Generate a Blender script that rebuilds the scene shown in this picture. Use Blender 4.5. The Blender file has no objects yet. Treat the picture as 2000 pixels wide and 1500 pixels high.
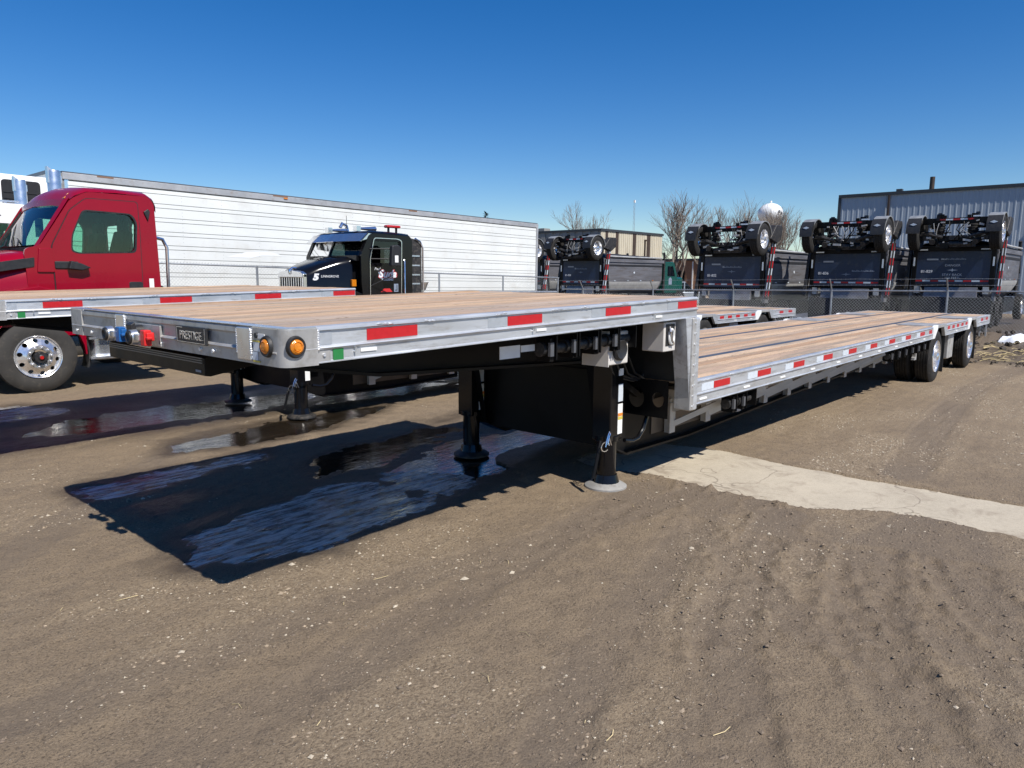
import bpy, math, random
import numpy as np
from mathutils import Vector, Matrix

random.seed(11)
rng = np.random.default_rng(7)
S = bpy.context.scene
COL = S.collection

# ------------------------------------------------------------------ camera
YAW, PITCH, ROLL = 0.724, 0.1515, 0.0054
fw = Vector((math.cos(YAW) * math.cos(PITCH), math.sin(YAW) * math.cos(PITCH), -math.sin(PITCH)))
rt = Vector((math.sin(YAW), -math.cos(YAW), 0.0))
up = rt.cross(fw)
r2 = math.cos(ROLL) * rt + math.sin(ROLL) * up
u2 = -math.sin(ROLL) * rt + math.cos(ROLL) * up
cd = bpy.data.cameras.new('camera')
cam = bpy.data.objects.new('camera', cd)
COL.objects.link(cam)
m3 = Matrix((r2, u2, -fw)).transposed()
cam.matrix_world = Matrix.Translation((-1.586, -2.669, 1.72)) @ m3.to_4x4()
cd.lens = 25.15
cd.sensor_width = 36.0
cd.clip_start = 0.05
cd.clip_end = 6000
S.camera = cam

# ------------------------------------------------------------------ sky and sun
world = bpy.data.worlds.new('World')
S.world = world
world.use_nodes = True
wn = world.node_tree.nodes
wn.clear()
sky = wn.new('ShaderNodeTexSky')
sky.sky_type = 'NISHITA'
sky.sun_disc = False
sky.sun_elevation = math.radians(51.3)
sky.sun_rotation = math.radians(189.3)
sky.altitude = 300
sky.air_density = 1.0
sky.dust_density = 0.05
sky.ozone_density = 4.0
bg = wn.new('ShaderNodeBackground')
bg.inputs['Strength'].default_value = 0.09
wo = wn.new('ShaderNodeOutputWorld')
hsv = wn.new('ShaderNodeHueSaturation')      # one grade for the whole sky
hsv.inputs['Saturation'].default_value = 1.38
hsv.inputs['Hue'].default_value = 0.509
world.node_tree.links.new(sky.outputs[0], hsv.inputs['Color'])
world.node_tree.links.new(hsv.outputs[0], bg.inputs[0])
world.node_tree.links.new(bg.outputs[0], wo.inputs[0])

sd = bpy.data.lights.new('sun', 'SUN')
sd.energy = 4.9
sd.angle = math.radians(0.53)
sd.color = (1.0, 0.95, 0.88)
sun = bpy.data.objects.new('sun', sd)
COL.objects.link(sun)
sun.rotation_euler = Vector((0.13, 0.79, -1.0)).to_track_quat('-Z', 'Y').to_euler()
sun.location = (0, -20, 30)

S.view_settings.view_transform = 'Standard'
S.view_settings.look = 'None'
S.view_settings.exposure = 0.32
S.view_settings.gamma = 1.0
S.view_settings.use_curve_mapping = False


# ------------------------------------------------------------------ helpers
def ground_z(x):
    if x < 4: return 0.0
    if x < 22: return -0.012 * (x - 4)
    return -0.216


class B:
    """collects shapes; make() links them as one mesh object"""
    def __init__(s):
        s.v = []; s.f = []

    def add(s, vs, fs):
        n = len(s.v)
        s.v += [tuple(q) for q in vs]
        s.f += [tuple(i + n for i in q) for q in fs]
        return s

    def box(s, x0, x1, y0, y1, z0, z1):
        vs = [(x, y, z) for z in (z0, z1) for y in (y0, y1) for x in (x0, x1)]
        return s.add(vs, [(0, 2, 3, 1), (4, 5, 7, 6), (0, 1, 5, 4), (2, 6, 7, 3), (0, 4, 6, 2), (1, 3, 7, 5)])

    def obox(s, c, ax, ay, az):
        c = Vector(c); ax = Vector(ax); ay = Vector(ay); az = Vector(az)
        vs = [c + i * ax + j * ay + k * az for k in (-1, 1) for j in (-1, 1) for i in (-1, 1)]
        return s.add(vs, [(0, 2, 3, 1), (4, 5, 7, 6), (0, 1, 5, 4), (2, 6, 7, 3), (0, 4, 6, 2), (1, 3, 7, 5)])

    def bar(s, p, q, w, h, upv=(0, 0, 1)):
        p = Vector(p); q = Vector(q); d = q - p
        side = d.cross(Vector(upv))
        if side.length < 1e-6: side = d.cross(Vector((1, 0, 0)))
        side.normalize(); u = side.cross(d).normalized()
        return s.obox((p + q) / 2, d / 2, side * w / 2, u * h / 2)

    def prism(s, pts, ax, a, b):
        """polygon in the plane normal to axis ax ('x': (y,z), 'y': (x,z), 'z': (x,y)) from a to b"""
        def P(t, q):
            return {'x': (t, q[0], q[1]), 'y': (q[0], t, q[1]), 'z': (q[0], q[1], t)}[ax]
        n = len(pts)
        vs = [P(a, q) for q in pts] + [P(b, q) for q in pts]
        fs = [(i, (i + 1) % n, (i + 1) % n + n, i + n) for i in range(n)]
        return s.add(vs, fs + [tuple(range(n - 1, -1, -1)), tuple(range(n, 2 * n))])

    def loft(s, secs, closed=True, caps=True):
        n = len(secs[0]); vs = [q for c in secs for q in c]; fs = []
        for k in range(len(secs) - 1):
            for i in range(n if closed else n - 1):
                j = (i + 1) % n
                fs.append((k * n + i, k * n + j, (k + 1) * n + j, (k + 1) * n + i))
        if caps and closed:
            fs.append(tuple(range(n - 1, -1, -1))); fs.append(tuple((len(secs) - 1) * n + i for i in range(n)))
        return s.add(vs, fs)

    def cyl(s, p, q, r0, r1=None, n=14):
        r1 = r0 if r1 is None else r1
        p = Vector(p); q = Vector(q); d = (q - p).normalized()
        a = d.cross(Vector((0, 0, 1)))
        if a.length < 1e-4: a = Vector((1, 0, 0))
        a.normalize(); b = d.cross(a)
        c = lambda o, r: [o + r * (math.cos(t) * a + math.sin(t) * b) for t in [2 * math.pi * i / n for i in range(n)]]
        return s.loft([c(p, r0), c(q, r1)])

    def tube(s, pts, r, n=8, taper=None):
        pts = [Vector(q) for q in pts]; secs = []; a = None
        for i, o in enumerate(pts):
            d = (pts[min(i + 1, len(pts) - 1)] - pts[max(i - 1, 0)]).normalized()
            if a is None:
                a = d.cross(Vector((0, 0, 1)))
                if a.length < 1e-3: a = d.cross(Vector((1, 0, 0)))
            a = (a - d * a.dot(d)).normalized(); b = d.cross(a)
            rr = r if taper is None else r * (1 + (taper - 1) * i / max(1, len(pts) - 1))
            secs.append([o + rr * (math.cos(t) * a + math.sin(t) * b) for t in [2 * math.pi * k / n for k in range(n)]])
        return s.loft(secs)

    def lathe(s, prof, c, ax='y', n=32, closed=False):
        """prof: (r, h) pairs turned about axis ax through c"""
        vs = []; m = len(prof); c = Vector(c)
        for k in range(n):
            t = 2 * math.pi * k / n
            for r, h in prof:
                a, b = r * math.cos(t), r * math.sin(t)
                vs.append(c + Vector({'y': (a, h, b), 'z': (a, b, h), 'x': (h, a, b)}[ax]))
        fs = []
        for k in range(n):
            k2 = (k + 1) % n
            for i in range(m if closed else m - 1):
                j = (i + 1) % m
                fs.append((k * m + i, k * m + j, k2 * m + j, k2 * m + i))
        return s.add(vs, fs)

    def ell(s, c, r, n=12, m=8):
        prof = [(max(1e-4, math.sin(math.pi * i / m)), -math.cos(math.pi * i / m)) for i in range(m + 1)]
        k = len(s.v); s.lathe(prof, (0, 0, 0), 'z', n)
        for i in range(k, len(s.v)):
            x, y, z = s.v[i]; s.v[i] = (c[0] + x * r[0], c[1] + y * r[1], c[2] + z * r[2])
        return s

    def ring(s, outer, inner, f=lambda q: q):
        """flat ring between two loops that have the same number of points; f maps each point to 3D"""
        n = len(outer)
        return s.add([f(q) for q in outer] + [f(q) for q in inner],
                     [(i, (i + 1) % n, (i + 1) % n + n, i + n) for i in range(n)])

    def mesh(s, name, mat, smooth=35):
        me = bpy.data.meshes.new(name)
        me.from_pydata(s.v, [], s.f)
        if mat is not None:
            for q in (mat if isinstance(mat, (list, tuple)) else [mat]): me.materials.append(q)
        import bmesh
        bm = bmesh.new(); bm.from_mesh(me)
        bmesh.ops.recalc_face_normals(bm, faces=bm.faces)
        bm.to_mesh(me); bm.free()
        if smooth:
            me.polygons.foreach_set('use_smooth', [True] * len(me.polygons))
            me.set_sharp_from_angle(angle=math.radians(smooth))
        return me

    def make(s, name, mat, parent=None, loc=(0, 0, 0), smooth=35, bevel=0, seg=2):
        o = bpy.data.objects.new(name, s.mesh(name, mat, smooth))
        COL.objects.link(o); o.parent = parent; o.location = loc
        if bevel:
            md = o.modifiers.new('edge', 'BEVEL'); md.width = bevel; md.segments = seg
            md.harden_normals = bool(smooth); md.limit_method = 'ANGLE'; md.angle_limit = math.radians(40)
        return o


def inst(name, me, parent, loc=(0, 0, 0), rot=(0, 0, 0), scale=(1, 1, 1)):
    o = bpy.data.objects.new(name, me); COL.objects.link(o)
    o.parent = parent; o.location = loc; o.rotation_euler = rot; o.scale = scale
    return o


def thing(name, label, cat, loc=(0, 0, 0), rz=0, group=None):
    o = bpy.data.objects.new(name, None); COL.objects.link(o)
    o.location = loc; o.rotation_euler = (0, 0, rz); o.empty_display_size = 0.3
    return tag(o, label, cat, group)


def tag(o, label, cat, group=None, kind=None):
    if label: o['label'] = label
    if cat: o['category'] = cat
    if group: o['group'] = group
    if kind: o['kind'] = kind
    return o


def copy_tree(o, parent=None):
    c = o.copy(); COL.objects.link(c)
    if parent is not None: c.parent = parent
    for ch in [q for q in ALLCH.get(o.name, [])]: copy_tree(ch, c)
    return c


ALLCH = {}


def index_children():
    ALLCH.clear()
    for o in bpy.data.objects:
        if o.parent: ALLCH.setdefault(o.parent.name, []).append(o)


def radial(poly, c, angs):
    """points where rays from c at the given angles leave the polygon"""
    out = []
    for t in angs:
        d = (math.cos(t), math.sin(t)); best = None
        for i in range(len(poly)):
            a, b = poly[i], poly[(i + 1) % len(poly)]
            ex, ey = b[0] - a[0], b[1] - a[1]
            den = d[0] * ey - d[1] * ex
            if abs(den) < 1e-12: continue
            wx, wy = a[0] - c[0], a[1] - c[1]
            k = (wx * ey - wy * ex) / den; q = (wx * d[1] - wy * d[0]) / den
            if k > 0 and -1e-9 <= q <= 1 + 1e-9 and (best is None or k > best): best = k
        best = best or 0
        out.append((c[0] + best * d[0], c[1] + best * d[1]))
    return out


def loops(outer, inner, extra=24):
    """resample two loops (inner inside outer) on shared rays from the inner one's centre"""
    c = (sum(q[0] for q in inner) / len(inner), sum(q[1] for q in inner) / len(inner))
    A = sorted(set([round(math.atan2(q[1] - c[1], q[0] - c[0]), 5) for q in list(outer) + list(inner)] +
                   [round(-math.pi + 2 * math.pi * i / extra + 0.001, 5) for i in range(extra)]))
    return radial(outer, c, A), radial(inner, c, A)


def rounded(pts, r, n=4):
    out = []
    k = len(pts)
    for i in range(k):
        p, a, b = Vector(pts[i]), Vector(pts[i - 1]), Vector(pts[(i + 1) % k])
        u = (a - p); v = (b - p)
        ru = min(r, u.length * .45, v.length * .45)
        p0 = p + u.normalized() * ru; p1 = p + v.normalized() * ru
        for j in range(n + 1):
            t = j / n
            q = p0 * (1 - t) ** 2 + p * 2 * t * (1 - t) + p1 * t * t
            out.append((q[0], q[1]))
    return out


def holed(bld, outer, inner, ax, a, b):
    """plate with one hole, thickness a..b along axis ax"""
    O, I = loops(outer, inner)
    P = lambda t: (lambda q: {'x': (t, q[0], q[1]), 'y': (q[0], t, q[1]), 'z': (q[0], q[1], t)}[ax])
    bld.ring(O, I, P(a)); bld.ring(O, I, P(b))
    n = len(O)
    for L in (O, I):
        bld.add([P(a)(q) for q in L] + [P(b)(q) for q in L], [(i, (i + 1) % n, (i + 1) % n + n, i + n) for i in range(n)])
    return bld


_dg = None
def text(body, size, parent, mat, origin, xdir, ydir, name='lettering', extrude=0.001, shear=0.0, align='CENTER', bold=0.0, sx=1.0):
    cu = bpy.data.curves.new(name, 'FONT')
    cu.body = body; cu.size = size; cu.align_x = align; cu.align_y = 'CENTER'
    cu.extrude = extrude; cu.shear = shear; cu.offset = bold; cu.resolution_u = 3
    t = bpy.data.objects.new('tmp_text', cu); COL.objects.link(t)
    dg = bpy.context.evaluated_depsgraph_get(); dg.update()
    me = bpy.data.meshes.new_from_object(t.evaluated_get(dg))
    COL.objects.unlink(t); bpy.data.objects.remove(t); bpy.data.curves.remove(cu)
    me.name = name
    X = Vector(xdir).normalized(); Y = Vector(ydir).normalized(); Z = X.cross(Y)
    M = Matrix.Translation(Vector(origin)) @ Matrix((X * sx, Y, Z)).transposed().to_4x4()
    me.transform(M)
    me.materials.clear(); me.materials.append(mat)
    o = bpy.data.objects.new(name, me); COL.objects.link(o); o.parent = parent
    return o


# ------------------------------------------------------------------ materials
def nodes_of(name):
    m = bpy.data.materials.new(name); m.use_nodes = True
    nt = m.node_tree
    return m, nt, nt.nodes, nt.links, nt.nodes['Principled BSDF']


def mixc(N, L, fac, a, b, mode='MIX'):
    n = N.new('ShaderNodeMix'); n.data_type = 'RGBA'; n.blend_type = mode
    for sock, val in ((n.inputs[0], fac), (n.inputs[6], a), (n.inputs[7], b)):
        if hasattr(val, 'is_linked'): L.new(val, sock)
        elif isinstance(val, (tuple, list)): sock.default_value = (*val[:3], 1)
        else: sock.default_value = val
    return n.outputs[2]


def ramp(N, L, src, a, b, c0=0.0, c1=1.0):
    n = N.new('ShaderNodeMapRange'); L.new(src, n.inputs[0])
    n.inputs[1].default_value = a; n.inputs[2].default_value = b
    n.inputs[3].default_value = c0; n.inputs[4].default_value = c1
    return n.outputs[0]


def noise(N, L, vec, scale, detail=4, rough=.55, dist=0.0):
    n = N.new('ShaderNodeTexNoise'); n.inputs['Scale'].default_value = scale
    n.inputs['Detail'].default_value = detail; n.inputs['Roughness'].default_value = rough
    n.inputs['Distortion'].default_value = dist
    if vec is not None: L.new(vec, n.inputs['Vector'])
    return n.outputs[0]


def mapping(N, L, src, scale=(1, 1, 1), loc=(0, 0, 0)):
    n = N.new('ShaderNodeMapping'); L.new(src, n.inputs[0])
    n.inputs['Scale'].default_value = scale; n.inputs['Location'].default_value = loc
    return n.outputs[0]


def pmat(name, col, rough=.5, metal=0.0, var=.18, scale=4.0, bump=0.0, bscale=60.0, coat=0.0, stretch=(1, 1, 1), dirt=None, dirt_amt=0.0, rvar=.12, spec=.5):
    m, nt, N, L, P = nodes_of(name)
    tc = N.new('ShaderNodeTexCoord').outputs['Object']
    v = mapping(N, L, tc, stretch)
    n1 = noise(N, L, v, scale, 5)
    f = ramp(N, L, n1, .3, .7)
    c = mixc(N, L, f, tuple(x * (1 - var) for x in col), tuple(min(1, x * (1 + var)) for x in col))
    if dirt:
        n2 = noise(N, L, v, scale * 2.3, 6, .65)
        c = mixc(N, L, ramp(N, L, n2, .62 - dirt_amt * .3, .78 - dirt_amt * .3, 0, min(1, dirt_amt * 2)), c, dirt)
    L.new(c, P.inputs['Base Color'])
    L.new(ramp(N, L, n1, .25, .75, max(.02, rough - rvar * rough * 2), min(1, rough + rvar * rough * 2)), P.inputs['Roughness'])
    P.inputs['Metallic'].default_value = metal
    P.inputs['Specular IOR Level'].default_value = spec
    if coat: P.inputs['Coat Weight'].default_value = coat; P.inputs['Coat Roughness'].default_value = .04
    if bump:
        b = N.new('ShaderNodeBump'); b.inputs['Strength'].default_value = bump; b.inputs['Distance'].default_value = .01
        L.new(noise(N, L, v, bscale, 4), b.inputs['Height']); L.new(b.outputs[0], P.inputs['Normal'])
    return m


def glass_mat(name, tint=(.62, .86, .76), rough=0.0, refl=.9):
    m, nt, N, L, P = nodes_of(name)
    N.remove(P)
    out = N['Material Output']
    t = N.new('ShaderNodeBsdfTransparent'); t.inputs[0].default_value = (*tint, 1)
    g = N.new('ShaderNodeBsdfGlossy'); g.inputs['Roughness'].default_value = .01; g.inputs[0].default_value = (refl, refl, refl, 1)
    fr = N.new('ShaderNodeFresnel'); fr.inputs[0].default_value = 1.55
    mx = N.new('ShaderNodeMixShader')
    L.new(fr.outputs[0], mx.inputs[0]); L.new(t.outputs[0], mx.inputs[1]); L.new(g.outputs[0], mx.inputs[2])
    L.new(mx.outputs[0], out.inputs[0])
    return m


def wood_mat(name, ca, cb, cc):
    m, nt, N, L, P = nodes_of(name)
    tc = N.new('ShaderNodeTexCoord').outputs['Object']
    oi = N.new('ShaderNodeObjectInfo')
    cmb = N.new('ShaderNodeCombineXYZ')
    k = N.new('ShaderNodeMath'); k.operation = 'MULTIPLY'; k.inputs[1].default_value = 40; L.new(oi.outputs['Random'], k.inputs[0])
    L.new(k.outputs[0], cmb.inputs[0]); L.new(k.outputs[0], cmb.inputs[2])
    va = N.new('ShaderNodeVectorMath'); va.operation = 'ADD'; L.new(tc, va.inputs[0]); L.new(cmb.outputs[0], va.inputs[1])
    v = mapping(N, L, va.outputs[0], (1.0, 28, 6))
    g = noise(N, L, v, 1.6, 7, .65, .5)
    v2 = mapping(N, L, va.outputs[0], (.35, 2.2, 1))
    bl = noise(N, L, v2, 2.0, 4, .6)
    v3 = mapping(N, L, va.outputs[0], (5, 120, 20))
    pores = noise(N, L, v3, 2.2, 3, .7)
    c = mixc(N, L, ramp(N, L, g, .36, .66), ca, cb)
    c = mixc(N, L, ramp(N, L, oi.outputs['Random'], 0, 1, 0, .8), c, cc)
    sh = N.new('ShaderNodeMath'); sh.operation = 'FRACT'
    s7 = N.new('ShaderNodeMath'); s7.operation = 'MULTIPLY'; s7.inputs[1].default_value = 7.31; L.new(oi.outputs['Random'], s7.inputs[0]); L.new(s7.outputs[0], sh.inputs[0])
    c = mixc(N, L, ramp(N, L, sh.outputs[0], .25, 1, 0, .6), c, (.33, .175, .095))
    s9 = N.new('ShaderNodeMath'); s9.operation = 'MULTIPLY'; s9.inputs[1].default_value = 13.7; L.new(oi.outputs['Random'], s9.inputs[0])
    s10 = N.new('ShaderNodeMath'); s10.operation = 'FRACT'; L.new(s9.outputs[0], s10.inputs[0])
    c = mixc(N, L, ramp(N, L, s10.outputs[0], .55, 1, 0, .55), c, (.38, .33, .29))
    c = mixc(N, L, ramp(N, L, bl, .46, .66, 0, .75), c, (.27, .225, .18))
    c = mixc(N, L, ramp(N, L, noise(N, L, mapping(N, L, va.outputs[0], (.5, 14, 3)), 2.6, 5, .65), .56, .70, 0, .55), c, (.20, .155, .125))
    c = mixc(N, L, ramp(N, L, pores, .54, .7, 0, .7), c, (.10, .06, .038))
    L.new(c, P.inputs['Base Color'])
    P.inputs['Roughness'].default_value = .72; P.inputs['Specular IOR Level'].default_value = .25
    b = N.new('ShaderNodeBump'); b.inputs['Strength'].default_value = .35; b.inputs['Distance'].default_value = .004
    L.new(g, b.inputs['Height']); L.new(b.outputs[0], P.inputs['Normal'])
    return m


M = {}
M['alu'] = pmat('mill_aluminium', (.60, .62, .64), .42, .55, .10, 6, .06, 160, stretch=(.4, 2, 2), dirt=(.40, .39, .37), dirt_amt=.35)
M['alu_bright'] = pmat('bright_aluminium', (.78, .80, .82), .30, .9, .08, 8, .04, 150)
M['alu_dull'] = pmat('dull_aluminium', (.48, .47, .45), .5, .5, .12, 5, .08, 140, dirt=(.33, .31, .28), dirt_amt=.4)
M['weld'] = pmat('weld_bead', (.86, .87, .88), .35, .7, .15, 60, .4, 220)
M['chrome'] = pmat('polished_chrome', (.84, .84, .85), .16, .95, .06, 9, .0)
M['wheel_alu'] = pmat('polished_wheel', (.86, .86, .86), .24, .85, .08, 12, .0)
M['black'] = pmat('black_chassis_paint', (.0045, .0045, .005), .42, 0, .3, 5, .05, 90, spec=.18)
M['blackgloss'] = pmat('black_gloss_paint', (.005, .005, .006), .16, 0, .2, 3, 0, coat=.12, spec=.3)
M['rubber'] = pmat('tyre_rubber', (.022, .021, .02), .75, 0, .25, 9, .2, 120, dirt=(.12, .1, .08), dirt_amt=.22, spec=.3)
M['rubber_grey'] = pmat('dusty_tyre', (.045, .043, .040), .8, 0, .2, 5, .15, 100, dirt=(.10, .088, .072), dirt_amt=.25, spec=.25)
M['flap'] = pmat('mud_flap_rubber', (.02, .02, .02), .6, 0, .2, 6)
M['wood'] = wood_mat('deck_wood', (.50, .325, .192), (.67, .48, .31), (.62, .47, .34))
M['strip'] = pmat('dark_steel_strip', (.16, .165, .18), .42, .6, .15, 5, .05, 100)
M['red_tape'] = pmat('red_reflective_tape', (.46, .012, .016), .38, 0, .08, 40, .1, 300)
M['white_tape'] = pmat('white_reflective_tape', (.66, .72, .78), .35, .15, .05, 40, .1, 300)
M['silver_tape'] = pmat('silver_reflective_tape', (.50, .53, .56), .42, .5, .06, 40, .1, 300)
M['green'] = pmat('green_placard', (.02, .19, .05), .4, 0, .1, 20)
M['sticker'] = pmat('white_sticker', (.80, .80, .78), .5, 0, .05, 20)
M['yellow'] = pmat('yellow_print', (.62, .50, .08), .5, 0, .08, 20)
M['orange'] = pmat('orange_print', (.75, .25, .04), .5, 0, .08, 20)
M['amber'] = pmat('amber_lens', (.62, .20, .012), .12, 0, .2, 30, .3, 90, coat=.6)
M['lens_red'] = pmat('red_lens', (.45, .01, .01), .12, 0, .1, 30, coat=.6)
M['blue'] = pmat('blue_gladhand_paint', (.01, .10, .32), .4, 0, .1, 20)
M['red'] = pmat('red_gladhand_paint', (.62, .02, .02), .4, 0, .1, 20)
M['greybox'] = pmat('grey_plastic_box', (.60, .57, .53), .5, 0, .07, 10)
M['white'] = pmat('white_paint', (.80, .81, .80), .4, 0, .05, 3, .02, 40, dirt=(.6, .58, .54), dirt_amt=.2)
M['reefer'] = pmat('white_trailer_skin', (.72, .74, .72), .42, 0, .06, 1.1, .04, 6, stretch=(.5, 1, .6), dirt=(.58, .56, .51), dirt_amt=.26)
M['reefer_rail'] = pmat('grey_trailer_rail', (.42, .43, .44), .5, .3, .1, 3, dirt=(.3, .22, .16), dirt_amt=.25)
M['groove'] = pmat('panel_seam', (.24, .24, .23), .7, 0, .3, 6)
M['redpaint'] = pmat('red_cab_paint', (.25, .001, .014), .30, 0, .06, 2, 0, coat=.35, spec=.2)
M['trim'] = pmat('black_plastic_trim', (.018, .018, .019), .5, 0, .2, 20, .1, 200)
M['interior'] = pmat('dark_cab_interior', (.012, .013, .016), .8, 0, .2, 6)
M['glass'] = glass_mat('tinted_cab_glass')
M['glass_dark'] = glass_mat('dark_cab_glass', (.22, .26, .26))
M['navy'] = pmat('navy_tailgate_paint', (.015, .030, .072), .38, 0, .2, 3, .04, 60, dirt=(.10, .095, .09), dirt_amt=.22)
M['tub'] = pmat('dusty_steel_tub', (.20, .20, .215), .40, .35, .25, 2, .04, 40, stretch=(.3, 1, 3), dirt=(.15, .13, .12), dirt_amt=.4)
M['silver_tub'] = pmat('bare_steel_belly', (.55, .55, .53), .5, .4, .12, 4)
M['tarp'] = pmat('black_mesh_tarp', (.02, .02, .021), .8, 0, .3, 8, .4, 40)
M['darksteel'] = pmat('greasy_steel', (.035, .034, .034), .55, .3, .4, 8, .2, 60, dirt=(.14, .12, .1), dirt_amt=.35)
M['fender'] = pmat('dusty_fender_top', (.42, .42, .40), .4, .5, .15, 6)
M['greencab'] = pmat('green_cab_paint', (.008, .075, .055), .25, 0, .1, 3, coat=.6)
M['galv'] = pmat('galvanised_steel', (.34, .36, .38), .5, .65, .15, 15)
M['galv_dark'] = pmat('weathered_wire', (.17, .18, .19), .55, .4, .15, 15)
M['siding'] = pmat('grey_metal_siding', (.36, .41, .46), .7, .0, .06, .6, 0, stretch=(1, 1, .2))
M['siding_trim'] = pmat('dark_siding_trim', (.045, .05, .055), .5, .2, .1, 2)
M['beige'] = pmat('beige_siding', (.52, .47, .36), .6, 0, .08, 1, stretch=(1, 1, .2), dirt=(.35, .3, .22), dirt_amt=.25)
M['greysiding'] = pmat('weathered_grey_siding', (.26, .25, .23), .6, 0, .12, 1, stretch=(1, 1, .2))
M['brown'] = pmat('dark_brown_panel', (.05, .032, .022), .6, 0, .15, 2)
M['brick'] = pmat('brown_brick', (.30, .16, .09), .8, 0, .25, 6)
M['bark'] = pmat('grey_brown_bark', (.20, .165, .135), .9, 0, .3, 5)
M['needle'] = pmat('spruce_needles', (.02, .045, .025), .8, 0, .4, 8)
M['straw'] = pmat('dry_straw', (.62, .50, .27), .8, 0, .3, 8)
M['snow'] = pmat('old_snow', (.82, .84, .87), .6, 0, .06, 5, .4, 14)
M['soil'] = pmat('dark_soil', (.05, .04, .03), .9, 0, .4, 8, .5, 20)
M['stone'] = pmat('pale_gravel', (.30, .235, .165), .8, 0, .35, 14)
M['stone_white'] = pmat('cream_limestone', (.44, .38, .29), .75, 0, .18, 14)
M['tank'] = pmat('white_tank_paint', (.80, .82, .83), .4, 0, .03, 1)
M['print_grey'] = pmat('faded_grey_print', (.22, .26, .33), .5, 0, .12, 20)
M['print_white'] = pmat('white_print', (.74, .75, .77), .5, 0, .05, 20)
M['print_red'] = pmat('red_print', (.55, .03, .03), .5, 0, .05, 20)
M['carwhite'] = pmat('white_car_paint', (.76, .77, .78), .2, 0, .03, 2, coat=.6)
M['carsilver'] = pmat('silver_car_paint', (.42, .45, .47), .25, .5, .05, 2, coat=.6)

# ------------------------------------------------------------------ ground
def vnoise(x, y, seed):
    r = np.random.default_rng(seed).random((256, 256))
    xi = np.floor(x).astype(int); yi = np.floor(y).astype(int)
    fx = x - xi; fy = y - yi
    fx = fx * fx * (3 - 2 * fx); fy = fy * fy * (3 - 2 * fy)
    a = r[xi % 256, yi % 256]; b = r[(xi + 1) % 256, yi % 256]
    c = r[xi % 256, (yi + 1) % 256]; d = r[(xi + 1) % 256, (yi + 1) % 256]
    return (a * (1 - fx) + b * fx) * (1 - fy) + (c * (1 - fx) + d * fx) * fy - .5


def fbm(x, y, seed, octv=4):
    s = 0; a = 1.0
    for k in range(octv):
        s = s + a * vnoise(x * 2 ** k + 17.3 * k, y * 2 ** k - 9.1 * k, seed + k); a *= .5
    return s


def sdist(px, py, poly):
    """signed distance to a polygon, positive inside"""
    d = np.full(px.shape, 1e9); ins = np.zeros(px.shape, bool)
    n = len(poly)
    for i in range(n):
        ax, ay = poly[i]; bx, by = poly[(i + 1) % n]
        ex, ey = bx - ax, by - ay
        t = np.clip(((px - ax) * ex + (py - ay) * ey) / (ex * ex + ey * ey), 0, 1)
        d = np.minimum(d, np.hypot(px - ax - t * ex, py - ay - t * ey))
        cr = (ay > py) != (by > py)
        with np.errstate(divide='ignore', invalid='ignore'):
            xx = ex * (py - ay) / (ey if ey != 0 else 1e-12) + ax
        ins ^= cr & (px < xx)
    return np.where(ins, d, -d)


def path_frame(px, py, pts):
    """(signed across, along) of the nearest point of a polyline"""
    best = np.full(px.shape, 1e9); ac = np.zeros(px.shape); al = np.zeros(px.shape); run = 0
    for (ax, ay), (bx, by) in zip(pts[:-1], pts[1:]):
        ex, ey = bx - ax, by - ay; L = math.hypot(ex, ey)
        t = np.clip(((px - ax) * ex + (py - ay) * ey) / (L * L), 0, 1)
        dx = px - ax - t * ex; dy = py - ay - t * ey
        d = np.hypot(dx, dy); m = d < best
        best = np.where(m, d, best)
        ac = np.where(m, np.sign(ex * dy - ey * dx) * d, ac); al = np.where(m, run + t * L, al)
        run += L
    return ac, al, best


ICY = [  # thin ice over the dips
    [(.22, 1.45), (.40, 1.95), (1.0, 2.12), (1.5, 2.22), (1.95, 2.20), (2.3, 1.95), (2.5, 1.6), (2.3, 1.32), (1.9, 1.22), (1.3, 1.16), (.9, 1.10), (.45, 1.18)],
    [(.24, 3.56), (.7, 3.66), (1.2, 3.66), (1.9, 3.64), (1.75, 3.38), (1.1, 3.36), (.55, 3.22), (.3, 3.26)],
    [(.4, 7.2), (.75, 8.3), (1.2, 8.0), (1.45, 7.5), (.95, 7.1)],
]
POOLS = [  # open water
    [(2.2, 1.4), (2.1, 1.85), (2.2, 2.25), (2.9, 2.62), (3.5, 2.75), (4.4, 2.5), (4.5, 1.9), (3.7, 1.75), (3.1, 1.52), (2.6, 1.36)],
    [(1.75, 2.55), (2.0, 3.0), (2.9, 3.3), (3.7, 3.3), (4.1, 2.95), (3.2, 2.80), (2.4, 2.4)],
    [(1.30, 4.28), (1.5, 4.68), (2.15, 4.80), (3.0, 4.95), (3.9, 4.95), (4.4, 4.8), (3.6, 4.40), (2.8, 4.15), (1.9, 4.08)],
    [(.5, 6.2), (1.1, 6.85), (2.6, 6.9), (4.4, 6.6), (5.5, 6.2), (4.2, 5.8), (2.0, 5.75), (1.0, 5.8)],
    [(3.6, 5.5), (4.4, 6.05), (5.9, 6.1), (6.6, 5.7), (5.2, 5.35)],
]
PUDDLES = ICY + POOLS
CONC = [(3.6, .85), (3.75, .40), (3.74, .12), (3.74, -.5), (3.752, -.923), (3.97, -1.237), (4.16, -1.61), (4.10, -1.9), (4.13, -2.2), (4.15, -4.0), (4.2, -9),
        (5.3, -9), (5.15, -4), (5.0, -2.11), (4.905, -1.495), (4.954, -.583), (5.03, .537), (4.9, 1.25), (3.75, 1.2)]
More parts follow.
